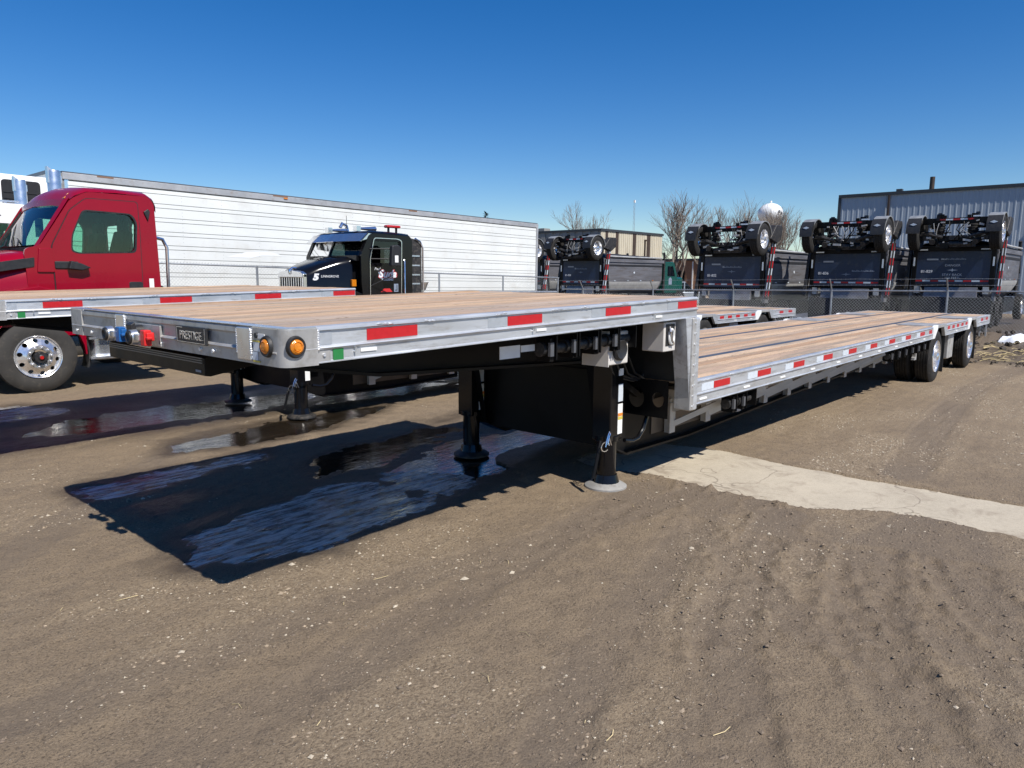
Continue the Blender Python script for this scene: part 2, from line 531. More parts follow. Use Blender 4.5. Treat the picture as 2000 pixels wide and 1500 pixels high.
TRACKS = [  # (polyline, half width, depth, tread)
    ([(-.2, -2.6), (.7, -1.75), (1.6, -1.25), (2.6, -.95), (3.5, -.85)], .17, .022, .8),
    ([(.3, -1.2), (.9, -.95), (1.8, -.72), (2.9, -.45), (3.6, -.30)], .15, .014, .4),
    ([(.45, -3.2), (1.2, -2.3), (2.1, -1.75), (3.2, -1.50), (4.0, -1.62)], .2, .026, 1.4),
    ([(1.2, -3.6), (2.1, -2.6), (3.0, -2.05), (4.0, -1.85)], .2, .024, 1.4),
    ([(3.6, -.6), (2.9, -1.15), (2.2, -2.0), (1.8, -3.2)], .14, .018, 1.0),
    ([(3.8, .05), (2.8, -.55), (1.9, -1.5), (1.5, -2.6)], .12, .018, .6),
    ([(5.2, -2.4), (7.5, -2.6), (10, -2.7), (16, -2.4)], .22, .024, 1.0),
    ([(5.3, -1.2), (8, -.9), (12, -.6), (18, -.8)], .22, .020, .8),
    ([(-1.4, .5), (1.0, .35), (4.0, -.2)], .16, .010, .3),
    ([(-1.4, -.3), (.2, -.15), (2.0, .15), (3.4, .25)], .18, .010, .3),
    ([(1.9, -2.9), (2.6, -2.1), (3.5, -1.7)], .07, .018, 1.0), ([(.9, -2.9), (1.5, -2.1), (2.4, -1.6), (3.4, -1.2)], .06, .016, .8),
    ([(.0, -1.9), (1.1, -1.35), (2.2, -1.0), (3.3, -.75)], .05, .014, .4),
    ([(-1.6, 1.6), (-.3, 2.6), (1.2, 4.2), (2.5, 5.4)], .2, .010, .2),
]


def ground_fields(X, Y):
    base = np.where(X < 4, 0, np.where(X < 22, -.012 * (X - 4), -.216))
    n1 = fbm(X * .55, Y * .55, 3, 4); n2 = fbm(X * 3.1, Y * 3.1, 40, 4); n3 = fbm(X * 13, Y * 13, 80, 3); n4 = fbm(X * 37, Y * 37, 90, 2)
    near = np.exp(-np.maximum(0, np.hypot(X, Y) - 8) / 10)
    h = base + (n1 * .010 + n2 * .0048 + n3 * .0050 + n4 * .0055) * (near + .4)
    streak = fbm(X * .9 + Y * .25, Y * 5.5 - X * 1.2, 120, 4)
    h = h + streak * .005
    rutv = np.zeros(X.shape)
    for pts, hw, dep, tr in TRACKS:
        ac, al, d = path_frame(X, Y, pts)
        w = np.clip(1 - np.abs(ac) / hw, 0, 1)
        edge = np.exp(-((np.abs(ac) - hw * 1.1 - n2 * .05) / (.022 + .012 * np.clip(n1 + .5, 0, 1))) ** 2)
        inside = np.clip((hw - np.abs(ac)) / (hw * .25), 0, 1)
        fade = np.clip(.75 + fbm(al * .9, ac * 3, 200, 2) * .9, 0, 1) * (d < .8)
        tread = np.sin((al + np.abs(ac) * .8) * 2 * math.pi / .085) * np.cos(ac / hw * math.pi * 1.5)
        lump = np.clip(n3 * 1.6 + n4 * 1.2 + .35, 0, 1.2)
        h = h + fade * (-dep * .55 * inside + dep * .95 * edge * lump * np.clip(.4 + n1 * 1.8, 0, 1) + tr * .0085 * tread * inside * np.clip(.6 + n2 * 1.6, 0, 1) + dep * .35 * inside * n3)
        rutv = np.maximum(rutv, fade * np.maximum(inside, edge * .6))
    wet_shade = np.zeros(X.shape)
    wob = fbm(X * 3.0, Y * 3.0, 300, 4) * .17 + fbm(X * 9, Y * 14, 330, 3) * .10
    for p in PUDDLES:
        s = sdist(X, Y, p) + wob
        dip = np.clip(s / .12, -1, 1)
        low = np.where(s > -.35, np.clip((s + .35) / .35, 0, 1), 0)
        h = np.where(low > 0, h * (1 - low) + low * (-.010 - .022 * dip * (dip > 0) - .012 * dip * (dip < 0) + n3 * .006 + streak * .004), h)
        wet_shade = np.maximum(wet_shade, np.clip((s + .30) / .30, 0, 1))
    # smeared mud under and round the trailers, darkened further to paint in the decks' shade
    wet_shade = np.maximum(wet_shade, np.clip(.8 + n1 * 1.2 + streak * .9, .2, .95) * np.clip((Y - 4.9) / .5, 0, 1) * np.clip((8 - Y) / .8, 0, 1) * np.clip((9 - X) / 2, 0, 1))
    wet_shade = np.maximum(wet_shade, np.clip(.75 + n1 * 1.2 + streak * .8, .3, .95) * np.clip((Y - 1.0 + wob * .8) / .35, 0, 1) * np.clip((4.05 - Y + wob) / .45, 0, 1) * np.clip((6 - X) / 2, 0, 1) * np.clip((X - .05 + wob) / .4, 0, 1))  # damp soil, also painting the upper deck's shadow area darker
    wet_shade = np.maximum(wet_shade, np.clip((X - 20.2) / 1.2, 0, 1) * np.clip((44 - X) / 3, 0, 1) * .95)
    wet_shade = np.maximum(wet_shade, np.clip((X - 15.8) / 2.5 + n1 * 1.5, 0, .7) * np.clip((1.5 - Y) / 1.5, 0, 1) * np.clip((24 - X) / 3, 0, 1))
    s = sdist(X, Y, CONC) + fbm(X * 2.2, Y * 2.2, 400, 4) * .10
    h = np.where(s > 0, np.minimum(h, base + .002 - np.clip(s, 0, .08) * .5), h + .012 * np.exp(-(s / .12) ** 2))
    h = np.where((s <= 0) & (s > -.75), np.maximum(h, base + .006 + n3 * .004), h)
    # dirt bank along the fence behind the trailer
    bank = np.clip((X - 18.2) / 2.0, 0, 1) * np.clip((27 - X) / 4, 0, 1) * np.clip((3.2 - Y) / 2.5, 0, 1)
    h = h + bank * (.42 + n1 * .25 + n2 * .16)
    gravel = np.clip(.5 + fbm(X * .75, Y * 1.6, 500, 4) * 1.5, 0, 1)
    gravel = np.maximum(gravel * .8, np.clip((X - 5.2) / .6, 0, 1) * np.clip((0.9 - Y) / .5, 0, 1) * np.clip(.62 + fbm(X * .9, Y * 1.4, 540, 4) * 1.5, 0, 1))
    return h, wet_shade, gravel, rutv


def axis(lo, hi, step, far):
    a = list(np.arange(lo, hi + step / 2, step)); g = step
    e = a[-1]; out = []
    while e < far:
        g *= 1.11; e += g; out.append(e)
    g = step; e = lo; left = []
    while e > -far:
        g *= 1.11; e -= g; left.append(e)
    return np.array(left[::-1] + a + out)


xs = axis(-1.3, 6.4, .024, 3000); ys = axis(-3.3, 5.6, .024, 3000)
GX, GY = np.meshgrid(xs, ys, indexing='ij')
H, WET_SHADE, GRV, RUT = ground_fields(GX, GY)
nx, ny = GX.shape
me = bpy.data.meshes.new('ground')
me.vertices.add(nx * ny)
me.vertices.foreach_set('co', np.stack([GX, GY, H], -1).ravel())
idx = np.arange(nx * ny).reshape(nx, ny)
quads = np.stack([idx[:-1, :-1], idx[1:, :-1], idx[1:, 1:], idx[:-1, 1:]], -1).reshape(-1, 4)
me.loops.add(quads.size); me.loops.foreach_set('vertex_index', quads.ravel())
me.polygons.add(len(quads)); me.polygons.foreach_set('loop_start', np.arange(0, quads.size, 4)); me.polygons.foreach_set('loop_total', np.full(len(quads), 4))
me.polygons.foreach_set('use_smooth', np.ones(len(quads), bool))
for nm, arr in (('wet_shade', WET_SHADE), ('gravel', GRV), ('rut', RUT)):
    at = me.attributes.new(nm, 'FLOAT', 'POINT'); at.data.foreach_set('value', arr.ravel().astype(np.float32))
me.update(calc_edges=True)

m, nt, N, L, P = nodes_of('packed_dirt')
tc = N.new('ShaderNodeTexCoord').outputs['Object']
def attr(nm):
    a = N.new('ShaderNodeAttribute'); a.attribute_name = nm; return a.outputs['Fac']
big = noise(N, L, tc, .8, 5, .6)
mid = noise(N, L, tc, 5, 6, .65)
fine = noise(N, L, tc, 55, 5, .7)
st = noise(N, L, mapping(N, L, tc, (1.0, 5.0, 1)), 1.6, 5, .6, .4)
c = mixc(N, L, ramp(N, L, big, .35, .65), (.245, .184, .118), (.200, .152, .102))
c = mixc(N, L, ramp(N, L, mid, .38, .68), c, (.295, .222, .140))
c = mixc(N, L, ramp(N, L, st, .5, .72, 0, .45), c, (.185, .143, .102))
grit = noise(N, L, tc, 120, 4, .75)
c = mixc(N, L, ramp(N, L, fine, .44, .66, .0, .6), c, (.27, .205, .14))
c = mixc(N, L, ramp(N, L, fine, .34, .46, .7, 0), c, (.075, .057, .043))
c = mixc(N, L, ramp(N, L, grit, .52, .66, 0, .65), c, (.33, .26, .18))
c = mixc(N, L, ramp(N, L, grit, .36, .46, .7, 0), c, (.06, .046, .036))
c = mixc(N, L, ramp(N, L, attr('gravel'), .45, .95, 0, .72), c, mixc(N, L, ramp(N, L, fine, .4, .6), (.19, .14, .09), (.38, .30, .20)))
c = mixc(N, L, ramp(N, L, attr('rut'), 0, 1, 0, .65), c, (.168, .132, .098))
vor = N.new('ShaderNodeTexVoronoi'); vor.inputs['Scale'].default_value = 70; L.new(tc, vor.inputs['Vector'])
peb = ramp(N, L, vor.outputs['Distance'], .22, .34, 1, 0)
rndc = N.new('ShaderNodeSeparateColor'); L.new(vor.outputs['Color'], rndc.inputs[0])
gm = N.new('ShaderNodeMath'); gm.operation = 'MULTIPLY'; L.new(peb, gm.inputs[0])
ga = N.new('ShaderNodeMath'); ga.operation = 'LESS_THAN'; L.new(rndc.outputs[0], ga.inputs[0])
L.new(ramp(N, L, attr('gravel'), .3, 1, .03, .42), ga.inputs[1])
L.new(ga.outputs[0], gm.inputs[1])
c = mixc(N, L, gm.outputs[0], c, mixc(N, L, rndc.outputs[1], (.26, .18, .11), (.50, .42, .32)))
wet_shade_f = attr('wet_shade')
c = mixc(N, L, ramp(N, L, wet_shade_f, .05, .9, 0, .72), c, (.034, .026, .019))
L.new(c, P.inputs['Base Color'])
L.new(ramp(N, L, wet_shade_f, .25, 1, .88, .30), P.inputs['Roughness'])
P.inputs['Specular IOR Level'].default_value = .3
hs = N.new('ShaderNodeMath'); hs.operation = 'MULTIPLY_ADD'; L.new(mid, hs.inputs[0]); hs.inputs[1].default_value = 1.2
hg = N.new('ShaderNodeMath'); hg.operation = 'MULTIPLY_ADD'; L.new(grit, hg.inputs[0]); hg.inputs[1].default_value = .7; L.new(fine, hg.inputs[2]); L.new(hg.outputs[0], hs.inputs[2])
hp = N.new('ShaderNodeMath'); hp.operation = 'MULTIPLY_ADD'; L.new(gm.outputs[0], hp.inputs[0]); hp.inputs[1].default_value = .5; L.new(hs.outputs[0], hp.inputs[2])
bp = N.new('ShaderNodeBump'); bp.inputs['Strength'].default_value = .9; bp.inputs['Distance'].default_value = .016
L.new(hp.outputs[0], bp.inputs['Height']); L.new(bp.outputs[0], P.inputs['Normal'])
me.materials.append(m)
gob = bpy.data.objects.new('ground', me); COL.objects.link(gob); gob['kind'] = 'structure'

# water lying in the dips (level, so the shore follows the relief)
def water(name, base, rough, strength, spec=.8):
    m, nt, N, L, P = nodes_of(name)
    tc = N.new('ShaderNodeTexCoord').outputs['Object']
    P.inputs['IOR'].default_value = 1.6 if strength < .5 else 1.5; P.inputs['Specular IOR Level'].default_value = spec
    rp = noise(N, L, mapping(N, L, tc, (7, 24, 1)), 1.0, 4, .6, .6)
    rp2 = noise(N, L, mapping(N, L, tc, (1.4, 3.2, 1)), 1.3, 5, .65, .4)
    st_ = noise(N, L, mapping(N, L, tc, (2.2, 11, 1)), 1.6, 7, .72, .8)
    f = ramp(N, L, st_, .42, .57) if strength > .5 else ramp(N, L, rp2, .40, .62)
    L.new(mixc(N, L, f, base[0], base[1]), P.inputs['Base Color'])
    L.new(ramp(N, L, rp2, .36, .64, rough[0], rough[1]), P.inputs['Roughness'])
    ml = N.new('ShaderNodeMath'); ml.operation = 'MULTIPLY'; L.new(rp, ml.inputs[0]); L.new(ramp(N, L, rp2, .30, .66, .25, 1), ml.inputs[1])
    bp = N.new('ShaderNodeBump'); bp.inputs['Strength'].default_value = strength; bp.inputs['Distance'].default_value = .05
    L.new(ml.outputs[0], bp.inputs['Height']); L.new(bp.outputs[0], P.inputs['Normal'])
    return m
MW = water('puddle_water', ((.016, .012, .008), (.024, .018, .012)), (.005, .02), .11, 1.0)
MI = water('ice_sky_streaks', ((.012, .013, .014), (.68, .67, .64)), (.03, .20), .75)  # pale streaks in the ice colour also stand in for bright sky reflections
for p in PUDDLES:
    x0 = min(q[0] for q in p) - .3; x1 = max(q[0] for q in p) + .3; y0 = min(q[1] for q in p) - .3; y1 = max(q[1] for q in p) + .3
    ax = np.arange(x0, x1, .06); ay = np.arange(y0, y1, .06)
    PX, PY = np.meshgrid(ax, ay, indexing='ij')
    ok = sdist(PX, PY, p) > -.22
    b = B(); ids = {}
    for i in range(len(ax) - 1):
        for j in range(len(ay) - 1):
            if ok[i, j] and ok[i + 1, j] and ok[i, j + 1] and ok[i + 1, j + 1]:
                f = []
                for a_, b_ in ((i, j), (i + 1, j), (i + 1, j + 1), (i, j + 1)):
                    if (a_, b_) not in ids:
                        ids[(a_, b_)] = len(b.v); b.v.append((ax[a_], ay[b_], -.0095 if p in ICY else -.012 - .0015 * POOLS.index(p)))
                    f.append(ids[(a_, b_)])
                b.f.append(tuple(f))
    o = b.make('ice_sheet' if p in ICY else 'puddle', MI if p in ICY else MW); o['kind'] = 'structure'

# concrete strip sunk in the dirt
m, nt, N, L, P = nodes_of('worn_concrete')
tc = N.new('ShaderNodeTexCoord').outputs['Object']
a = noise(N, L, tc, 1.7, 6, .65); b_ = noise(N, L, tc, 30, 5, .7); d_ = noise(N, L, tc, 140, 3, .6)
c = mixc(N, L, ramp(N, L, a, .35, .7), (.47, .41, .31), (.38, .33, .25))
c = mixc(N, L, ramp(N, L, b_, .42, .70, 0, .5), c, (.53, .47, .36))
c = mixc(N, L, ramp(N, L, d_, .58, .68, 0, .7), c, (.20, .16, .12))
vr = N.new('ShaderNodeTexVoronoi'); vr.feature = 'DISTANCE_TO_EDGE'; vr.inputs['Scale'].default_value = .8
wv = N.new('ShaderNodeVectorMath'); wv.operation = 'ADD'; L.new(tc, wv.inputs[0])
nv = N.new('ShaderNodeTexNoise'); nv.inputs['Scale'].default_value = 3; L.new(tc, nv.inputs['Vector']); L.new(nv.outputs['Color'], wv.inputs[1])
L.new(wv.outputs[0], vr.inputs['Vector'])
c = mixc(N, L, ramp(N, L, vr.outputs['Distance'], .004, .012, .6, 0), c, (.15, .12, .09))
c = mixc(N, L, ramp(N, L, noise(N, L, tc, 3.2, 7, .7, .8), .52, .68, 0, .65), c, (.235, .185, .135))
L.new(c, P.inputs['Base Color']); P.inputs['Roughness'].default_value = .85
bp = N.new('ShaderNodeBump'); bp.inputs['Strength'].default_value = .4; bp.inputs['Distance'].default_value = .006
L.new(b_, bp.inputs['Height']); L.new(bp.outputs[0], P.inputs['Normal'])
b = B()
b.add([(3.45, 1.5, .0), (3.45, -9.3, .0), (5.6, -9.3, -.016), (5.6, 1.5, -.016), (3.45, 1.5, -.15), (3.45, -9.3, -.15), (5.6, -9.3, -.15), (5.6, 1.5, -.15)],
      [(0, 1, 2, 3), (0, 1, 5, 4), (1, 2, 6, 5), (2, 3, 7, 6), (3, 0, 4, 7)])
o = b.make('concrete_pavement', m, smooth=0); o['kind'] = 'structure'

# loose stones, sticks and straw on the dirt
M['mud'] = pmat('clod_mud', (.175, .134, .096), .9, 0, .25, 20)
M['mud2'] = pmat('dry_clod', (.19, .145, .10), .9, 0, .25, 20)
def RUTF(x, y): return ground_fields(x, y)[3]


def scatter_stones(name, n, region, size, mats, clump, seed, power=2.2):
    r = np.random.default_rng(seed)
    x = r.uniform(region[0], region[1], n * 5); y = r.uniform(region[2], region[3], n * 5)
    h, w, g, ru = ground_fields(x, y)
    keep = (r.random(n * 5) < clump(g, x, y)) & (w < .5) & (sdist(x, y, CONC) < .02)
    x, y, h = x[keep][:n], y[keep][:n], h[keep][:n]
    b = B(); octv = np.array([(1, 0, 0), (0, 1, 0), (-1, 0, 0), (0, -1, 0), (0, 0, 1), (0, 0, -1)], float)
    of = [(0, 1, 4), (1, 2, 4), (2, 3, 4), (3, 0, 4), (1, 0, 5), (2, 1, 5), (3, 2, 5), (0, 3, 5)]
    for i in range(len(x)):
        s = size[0] + (size[1] - size[0]) * r.random() ** power
        t = r.random() * 6.28; ca, sa = math.cos(t), math.sin(t)
        q = octv * (1 + r.uniform(-.35, .35, (6, 1))) * np.array([s, s * r.uniform(.55, 1), s * r.uniform(.35, .7)])
        k = len(b.v)
        for vx, vy, vz in q: b.v.append((x[i] + vx * ca - vy * sa, y[i] + vx * sa + vy * ca, h[i] + vz + s * .12))
        b.f += [(a_ + k, b2 + k, c_ + k) for a_, b2, c_ in of]
    o = b.make(name, mats, smooth=0)
    mi = np.repeat(r.integers(0, len(mats), len(x)), 8)
    o.data.polygons.foreach_set('material_index', mi[:len(o.data.polygons)]) if len(mi) >= len(o.data.polygons) else None
    o['kind'] = 'stuff'
    return o


scatter_stones('gravel', 11000, (-1.3, 5.5, -3.4, 6.5), (.0022, .012), [M['stone'], M['stone'], M['stone_white']], lambda g, x, y: np.clip((g - .50) * 2.6, .02, 1), 21, 3.0)
scatter_stones('gravel', 12000, (5.0, 18, -3.5, 1.0), (.003, .015), [M['stone'], M['stone'], M['stone_white']], lambda g, x, y: np.clip((g - .62) * 2.6, .02, 1) ** 1.5 * np.clip(1.4 - x / 16, .1, 1), 22, 2.6)
scatter_stones('mud_clods', 4600, (-1.2, 5.2, -3.4, .4), (.003, .015), [M['mud'], M['mud'], M['mud2']], lambda g, x, y: np.clip(RUTF(x, y) * .9, .03, 1), 27, 2.4)
scatter_stones('limestone_chips', 260, (-1.2, 5, -3.2, 7), (.005, .022), [M['stone_white'], M['stone_white'], M['stone']], lambda g, x, y: np.clip((g - .42) * 2.0, .05, 1), 23, 2.8)
b = B()
r = np.random.default_rng(31)
for k in range(38):
    x, y = r.uniform(-.6, 4.2), r.uniform(-3, 1.6); t = r.uniform(-.6, 1.6); l_ = r.uniform(.02, .11)
    z = ground_fields(np.array([x]), np.array([y]))[0][0] + .004
    b.tube([(x, y, z), (x + l_ * .5 * math.cos(t), y + l_ * .5 * math.sin(t), z + .006), (x + l_ * math.cos(t + .3), y + l_ * math.sin(t + .3), z)], .0013, 3)
o = b.make('straw_litter', M['straw']); o['kind'] = 'stuff'

# ------------------------------------------------------------------ wheels
def tyre_mesh(R, Wd, mat, name='wheel', grooves=4):
    """tyre about the y axis, outer face at y=0, body towards +y"""
    hw = Wd
    rb = R * .585
    prof = [(rb, .012), (rb * 1.10, .0), (R * .80, -.004), (R * .93, .012), (R * .975, .030)]
    tw = hw - .06
    for k in range(grooves + 1):
        y0 = .030 + tw * k / (grooves + 1); y1 = .030 + tw * (k + 1) / (grooves + 1)
        prof += [(R, y0 + .007), (R, y1 - .007)]
        if k < grooves: prof += [(R - .014, y1 - .004), (R - .014, y1 + .004)]
    prof += [(R * .975, hw - .03), (R * .93, hw - .012), (R * .80, hw + .004), (rb * 1.1, hw), (rb, hw - .012)]
    return B().lathe(prof, (0, 0, 0), 'y', 44, closed=True).mesh(name, mat, 40)


def disc_with_holes(b, r0, r1, y0, y1, n, hr, hc, seg=16):
    """annulus r0..r1 with n round holes of radius hr at radius hc; height runs from y0 (inner) to y1 (outer)"""
    Y = lambda r: y0 + (y1 - y0) * (r - r0) / (r1 - r0)
    for k in range(n):
        t0 = 2 * math.pi * k / n; w = math.pi / n
        outer = []
        for j in range(7): a = t0 - w + 2 * w * j / 6; outer.append((r1 * math.cos(a), r1 * math.sin(a)))
        for j in range(7): a = t0 + w - 2 * w * j / 6; outer.append((r0 * math.cos(a), r0 * math.sin(a)))
        c = (hc * math.cos(t0), hc * math.sin(t0))
        inner = [(c[0] + hr * math.cos(2 * math.pi * i / seg), c[1] + hr * math.sin(2 * math.pi * i / seg)) for i in range(seg)]
        O, I = loops(outer, inner, 12)
        f = lambda q: (q[0], Y(math.hypot(*q)), q[1])
        g = lambda q: (q[0], Y(math.hypot(*q)) + .03, q[1])
        b.ring(O, I, f)
        m_ = len(I); b.add([f(q) for q in I] + [g(q) for q in I], [(i, (i + 1) % m_, (i + 1) % m_ + m_, i + m_) for i in range(m_)])


def rim_dished(R):
    """deep trailer rim for the outer dual"""
    rb = R * .60
    b = B()
    b.lathe([(rb * 1.0, .004), (rb * .985, -.006), (rb * .955, .0), (rb * .93, .03), (rb * .90, .12)], (0, 0, 0), 'y', 40)
    disc_with_holes(b, rb * .42, rb * .90, .145, .12, 10, .030, rb * .70)
    b.lathe([(rb * .42, .145), (rb * .40, .13), (rb * .26, .10), (rb * .25, -.02), (rb * .18, -.035), (0.001, -.04)], (0, 0, 0), 'y', 24)
    for k in range(10):
        t = 2 * math.pi * (k + .5) / 10
        b.cyl((rb * .53 * math.cos(t), .14, rb * .53 * math.sin(t)), (rb * .53 * math.cos(t), .095, rb * .53 * math.sin(t)), .018, .014, 6)
    return b


def rim_convex(R):
    """bright steer rim: flange, dished-out disc, ten hand holes, nuts, hub"""
    rb = R * .60
    b = B()
    b.lathe([(rb, .004), (rb * .985, -.008), (rb * .95, -.002), (rb * .93, .012), (rb * .92, .03)], (0, 0, 0), 'y', 48)
    disc_with_holes(b, rb * .55, rb * .92, -.055, .03, 10, .031, rb * .765)
    b.lathe([(rb * .55, -.055), (rb * .52, -.066), (rb * .36, -.066), (rb * .35, -.05)], (0, 0, 0), 'y', 32)
    for k in range(10):
        t = 2 * math.pi * (k + .5) / 10
        p = (rb * .455 * math.cos(t), -.066, rb * .455 * math.sin(t))
        b.cyl(p, (p[0], -.095, p[2]), .021, .018, 8)
        b.ell((p[0], -.097, p[2]), (.017, .012, .017), 8, 5)
    return b


# ------------------------------------------------------------------ drop-deck trailer (x runs rearward, y=0 is the side by the camera)
W = 2.59; LU = 3.65; LE = 17.8; ZU = 1.556; ZL = .884; TILT = .0178
def zu(x): return ZU - TILT * (LU - x)
def zl(x): return ZL


def make_trailer():
    T = thing('drop_deck_trailer', 'silver step-deck trailer with PRESTIGE nameplate on its front rail, wood deck nearest of all', 'trailer', (0, 0, 0))
    # boards ------------------------------------------------------------
    def board(x0, x1, y0, y1, zf, name='plank'):
        g = .0055
        dz = random.uniform(-.003, .003)
        b = B().loft([[(x, y0 + g, zf(x) - .032 + dz), (x, y1 - g, zf(x) - .032 + dz), (x, y1 - g, zf(x) + dz), (x, y0 + g, zf(x) + dz)] for x in (x0, x1)])
        return b.make(name, M['wood'], T, smooth=0)
    n = 17; wb = (W - .12) / n
    for k in range(n): board(.075, LU - .02, .06 + wb * k, .06 + wb * (k + 1), zu)
    S1, S2 = .755, 1.80; sw = .085
    zones = [(.06, S1 - sw / 2, 5), (S1 + sw / 2, S2 - sw / 2, 7), (S2 + sw / 2, W - .06, 5)]
    cuts = [3.7, 12.50, 12.66, 15.22, 15.38, LE - .1]
    for y0, y1, c in zones:
        w_ = (y1 - y0) / c
        for k in range(c):
            if c == 7:
                board(3.7, LE - .1, y0 + w_ * k, y0 + w_ * (k + 1), zl)
            else:
                for a_, b_ in ((3.7, 12.50), (12.66, 15.22), (15.38, LE - .1)): board(a_, b_, y0 + w_ * k, y0 + w_ * (k + 1), zl)
    for y in (S1, S2): B().box(3.7, LE - .1, y - sw / 2, y + sw / 2, ZL - .03, ZL + .003).make('nailing_strip', M['strip'], T)
    for xa in (12.50, 15.22):
        for y0, y1, c in zones:
            if c == 5: B().box(xa, xa + .16, y0, y1, ZL - .03, ZL + .002).make('deck_crossbar', M['strip'], T)
    # rails ---------------------------------------------------------------
    def rail(x0, x1, far, zf, depth, gt, gb, name='side_rail'):
        s = -1 if far else 1
        yo = W if far else 0
        prof = [(.060, 0.000), (.012, .000), (.001, -.008), (0, -.016), (.012, -gt + .004), (.012, -gb + .004), (0, -gb), (-.004, -gb - .006), (0, -gb - .012), (.010, -gb - .018), (.010, -depth + .012), (.004, -depth + .004), (.004, -depth), (.075, -depth), (.075, -depth + .008), (.018, -depth + .008), (.022, -.03), (.060, -.03)]
        b = B().loft([[(x, yo + s * o_, zf(x) + d_) for o_, d_ in prof] for x in (x0, x1)])
        return b.make(name, M['alu'], T, smooth=30)
    DU, DL = .160, .200
    for far in (False, True):
        rail(.10, LU + .002, far, zu, DU, .026, .088)
        rail(LU + .03, 12.16, far, zl, DL, .034, .112)
        rail(13.20, 15.30, far, zl, DL, .034, .112)
        rail(16.30, LE, far, zl, DL, .034, .112)
        # clip marks along the rail's top lip
    r = np.random.default_rng(5)
    for far in (False, True):
        yo = W + .001 if far else -.001
        for x0, x1, zf in ((.5, LU - .1, zu), (LU + .2, LE - .2, zl)):
            x = x0
            while x < x1:
                if not (12.1 < x < 13.25 or 15.25 < x < 16.35):
                    l_ = r.uniform(.03, .085)
                    b = B()
                    for q in range(3):
                        xx = x + q * l_ * .45
                        b.ell((xx, yo + (.004 if not far else -.004), zf(xx) - .009 + r.uniform(-.004, .004)), (l_ * .3, .009, .006), 7, 5)
                    b.make('weld_bead', M['weld'], T)
                x += r.uniform(.28, .52)
    # tapes ---------------------------------------------------------------
    for far in (False, True):
        y0, y1 = ((W - .0125, W - .0095) if far else (.0095, .0125))
        def strip(x0, x1, zf, za, zb, m_):
            B().loft([[(x, y0, zf(x) + zb), (x, y1, zf(x) + zb), (x, y1, zf(x) + za), (x, y0, zf(x) + za)] for x in (x0, x1)]).make('reflector_tape', M[m_], T, smooth=0)
        for i in range(4):
            x0 = .4346 + i * .9708
            strip(x0, min(x0 + .305, LU - .004), zu, -.027, -.080, 'red_tape')
            if i == 0: strip(.115, .245, zu, -.027, -.080, 'silver_tape')
            else: strip(x0 - .16, x0 - .004, zu, -.027, -.080, 'silver_tape')
        for i in range(9):
            x0 = 4.02 + i * .9063
            strip(x0, x0 + .31, zl, -.042, -.100, 'red_tape'); strip(x0 - .22, x0 - .006, zl, -.042, -.100, 'white_tape')
        for x0 in (11.95 - .05, 13.35, 13.75, 14.17, 14.6, 15.02, 16.75, 17.35):
            strip(x0, x0 + (.2 if x0 < 16 else .25), zl, -.042, -.100, 'red_tape')
    # front rail -----------------------------------------------------------
    z0 = zu(0)
    prof = [(.075, 0), (.012, 0), (.001, -.010), (0, -.030), (.010, -.040), (.010, -.092), (0, -.098), (-.004, -.104), (.002, -.112), (.004, -.155), (.004, -.163), (.085, -.163), (.085, -.155), (.02, -.155), (.02, -.03), (.075, -.03)]
    B().loft([[(x, y, z0 + z) for x, z in prof] for y in (.055, W - .055)]).make('front_rail', M['alu_dull'], T, smooth=30)
    for far in (0, 1):
        arc = [(.055 - .055 * math.sin(t), .055 - .055 * math.cos(t)) for t in [math.pi / 2 * k / 8 for k in range(9)]]
        path = [(.165, -.003)] + [(x, y - .003) for x, y in [(a, b_) for a, b_ in arc]] + [(-.003, .24)]
        inn = [(.165, .02)] + [(max(x + .02, .018), max(y + .02, .018)) for x, y in arc] + [(.018, .24)]
        poly = path + inn[::-1]
        if far: poly = [(x, W - y) for x, y in poly]
        B().prism(poly, 'z', z0 - .163, z0 - .004).make('corner_bracket', M['alu_dull'], T, smooth=40)
        pl = [(.001, .0), (.16, 0), (.16, .08), (.08, .08), (.08, .24), (.001, .24)]
        pl = [(max(x, .0), y) for x, y in pl]
        poly = [(.16, .0)] + [(x, y) for x, y in arc] + [(0, .25), (.07, .25), (.07, .07), (.16, .07)]
        if far: poly = [(x, W - y) for x, y in poly]
        B().prism(poly, 'z', z0 - .004, z0 + .002).make('corner_cap', M['alu_bright'], T, smooth=30)
    B().box(.0, .07, .26, W - .26, z0 + .0005, z0 + .003).make('top_edge', M['alu_bright'], T)
    for y in (.315, 1.715):
        B().box(-.010, .012, y - .058, y + .058, z0 - .150, z0 - .006).make('weld_plate', M['alu_bright'], T, bevel=.004)
        for s_ in (-1, 1):
            b = B()
            for k in range(11): b.ell((-.004, y + s_ * .06, z0 - .018 - k * .010), (.008, .008, .0075), 7, 5)
            b.make('weld_bead', M['weld'], T)
    for y in (.255, 2.45, 2.2, 1.2, .62, .75): B().cyl((.004, y, z0 - .135), (-.006, y, z0 - .135), .012, .010, 8).make('rail_bolt', M['weld'], T)
    # corner lamps
    for c, ax in (((-.003, .125, z0 - .079), 'x'), ((.055, -.003, z0 - .076), 'y')):
        s_ = -1
        bez = B().lathe([(.030, .0), (.034, -.012), (.042, -.013), (.046, -.006), (.048, .0)], c, ax, 24).make('marker_lamp', M['trim'], T)
        B().lathe([(.034, -.006), (.031, -.014), (.022, -.020), (.019, -.016), (.016, -.020), (.0005, -.021)], c, ax, 20).make('lens', M['amber'], bez)
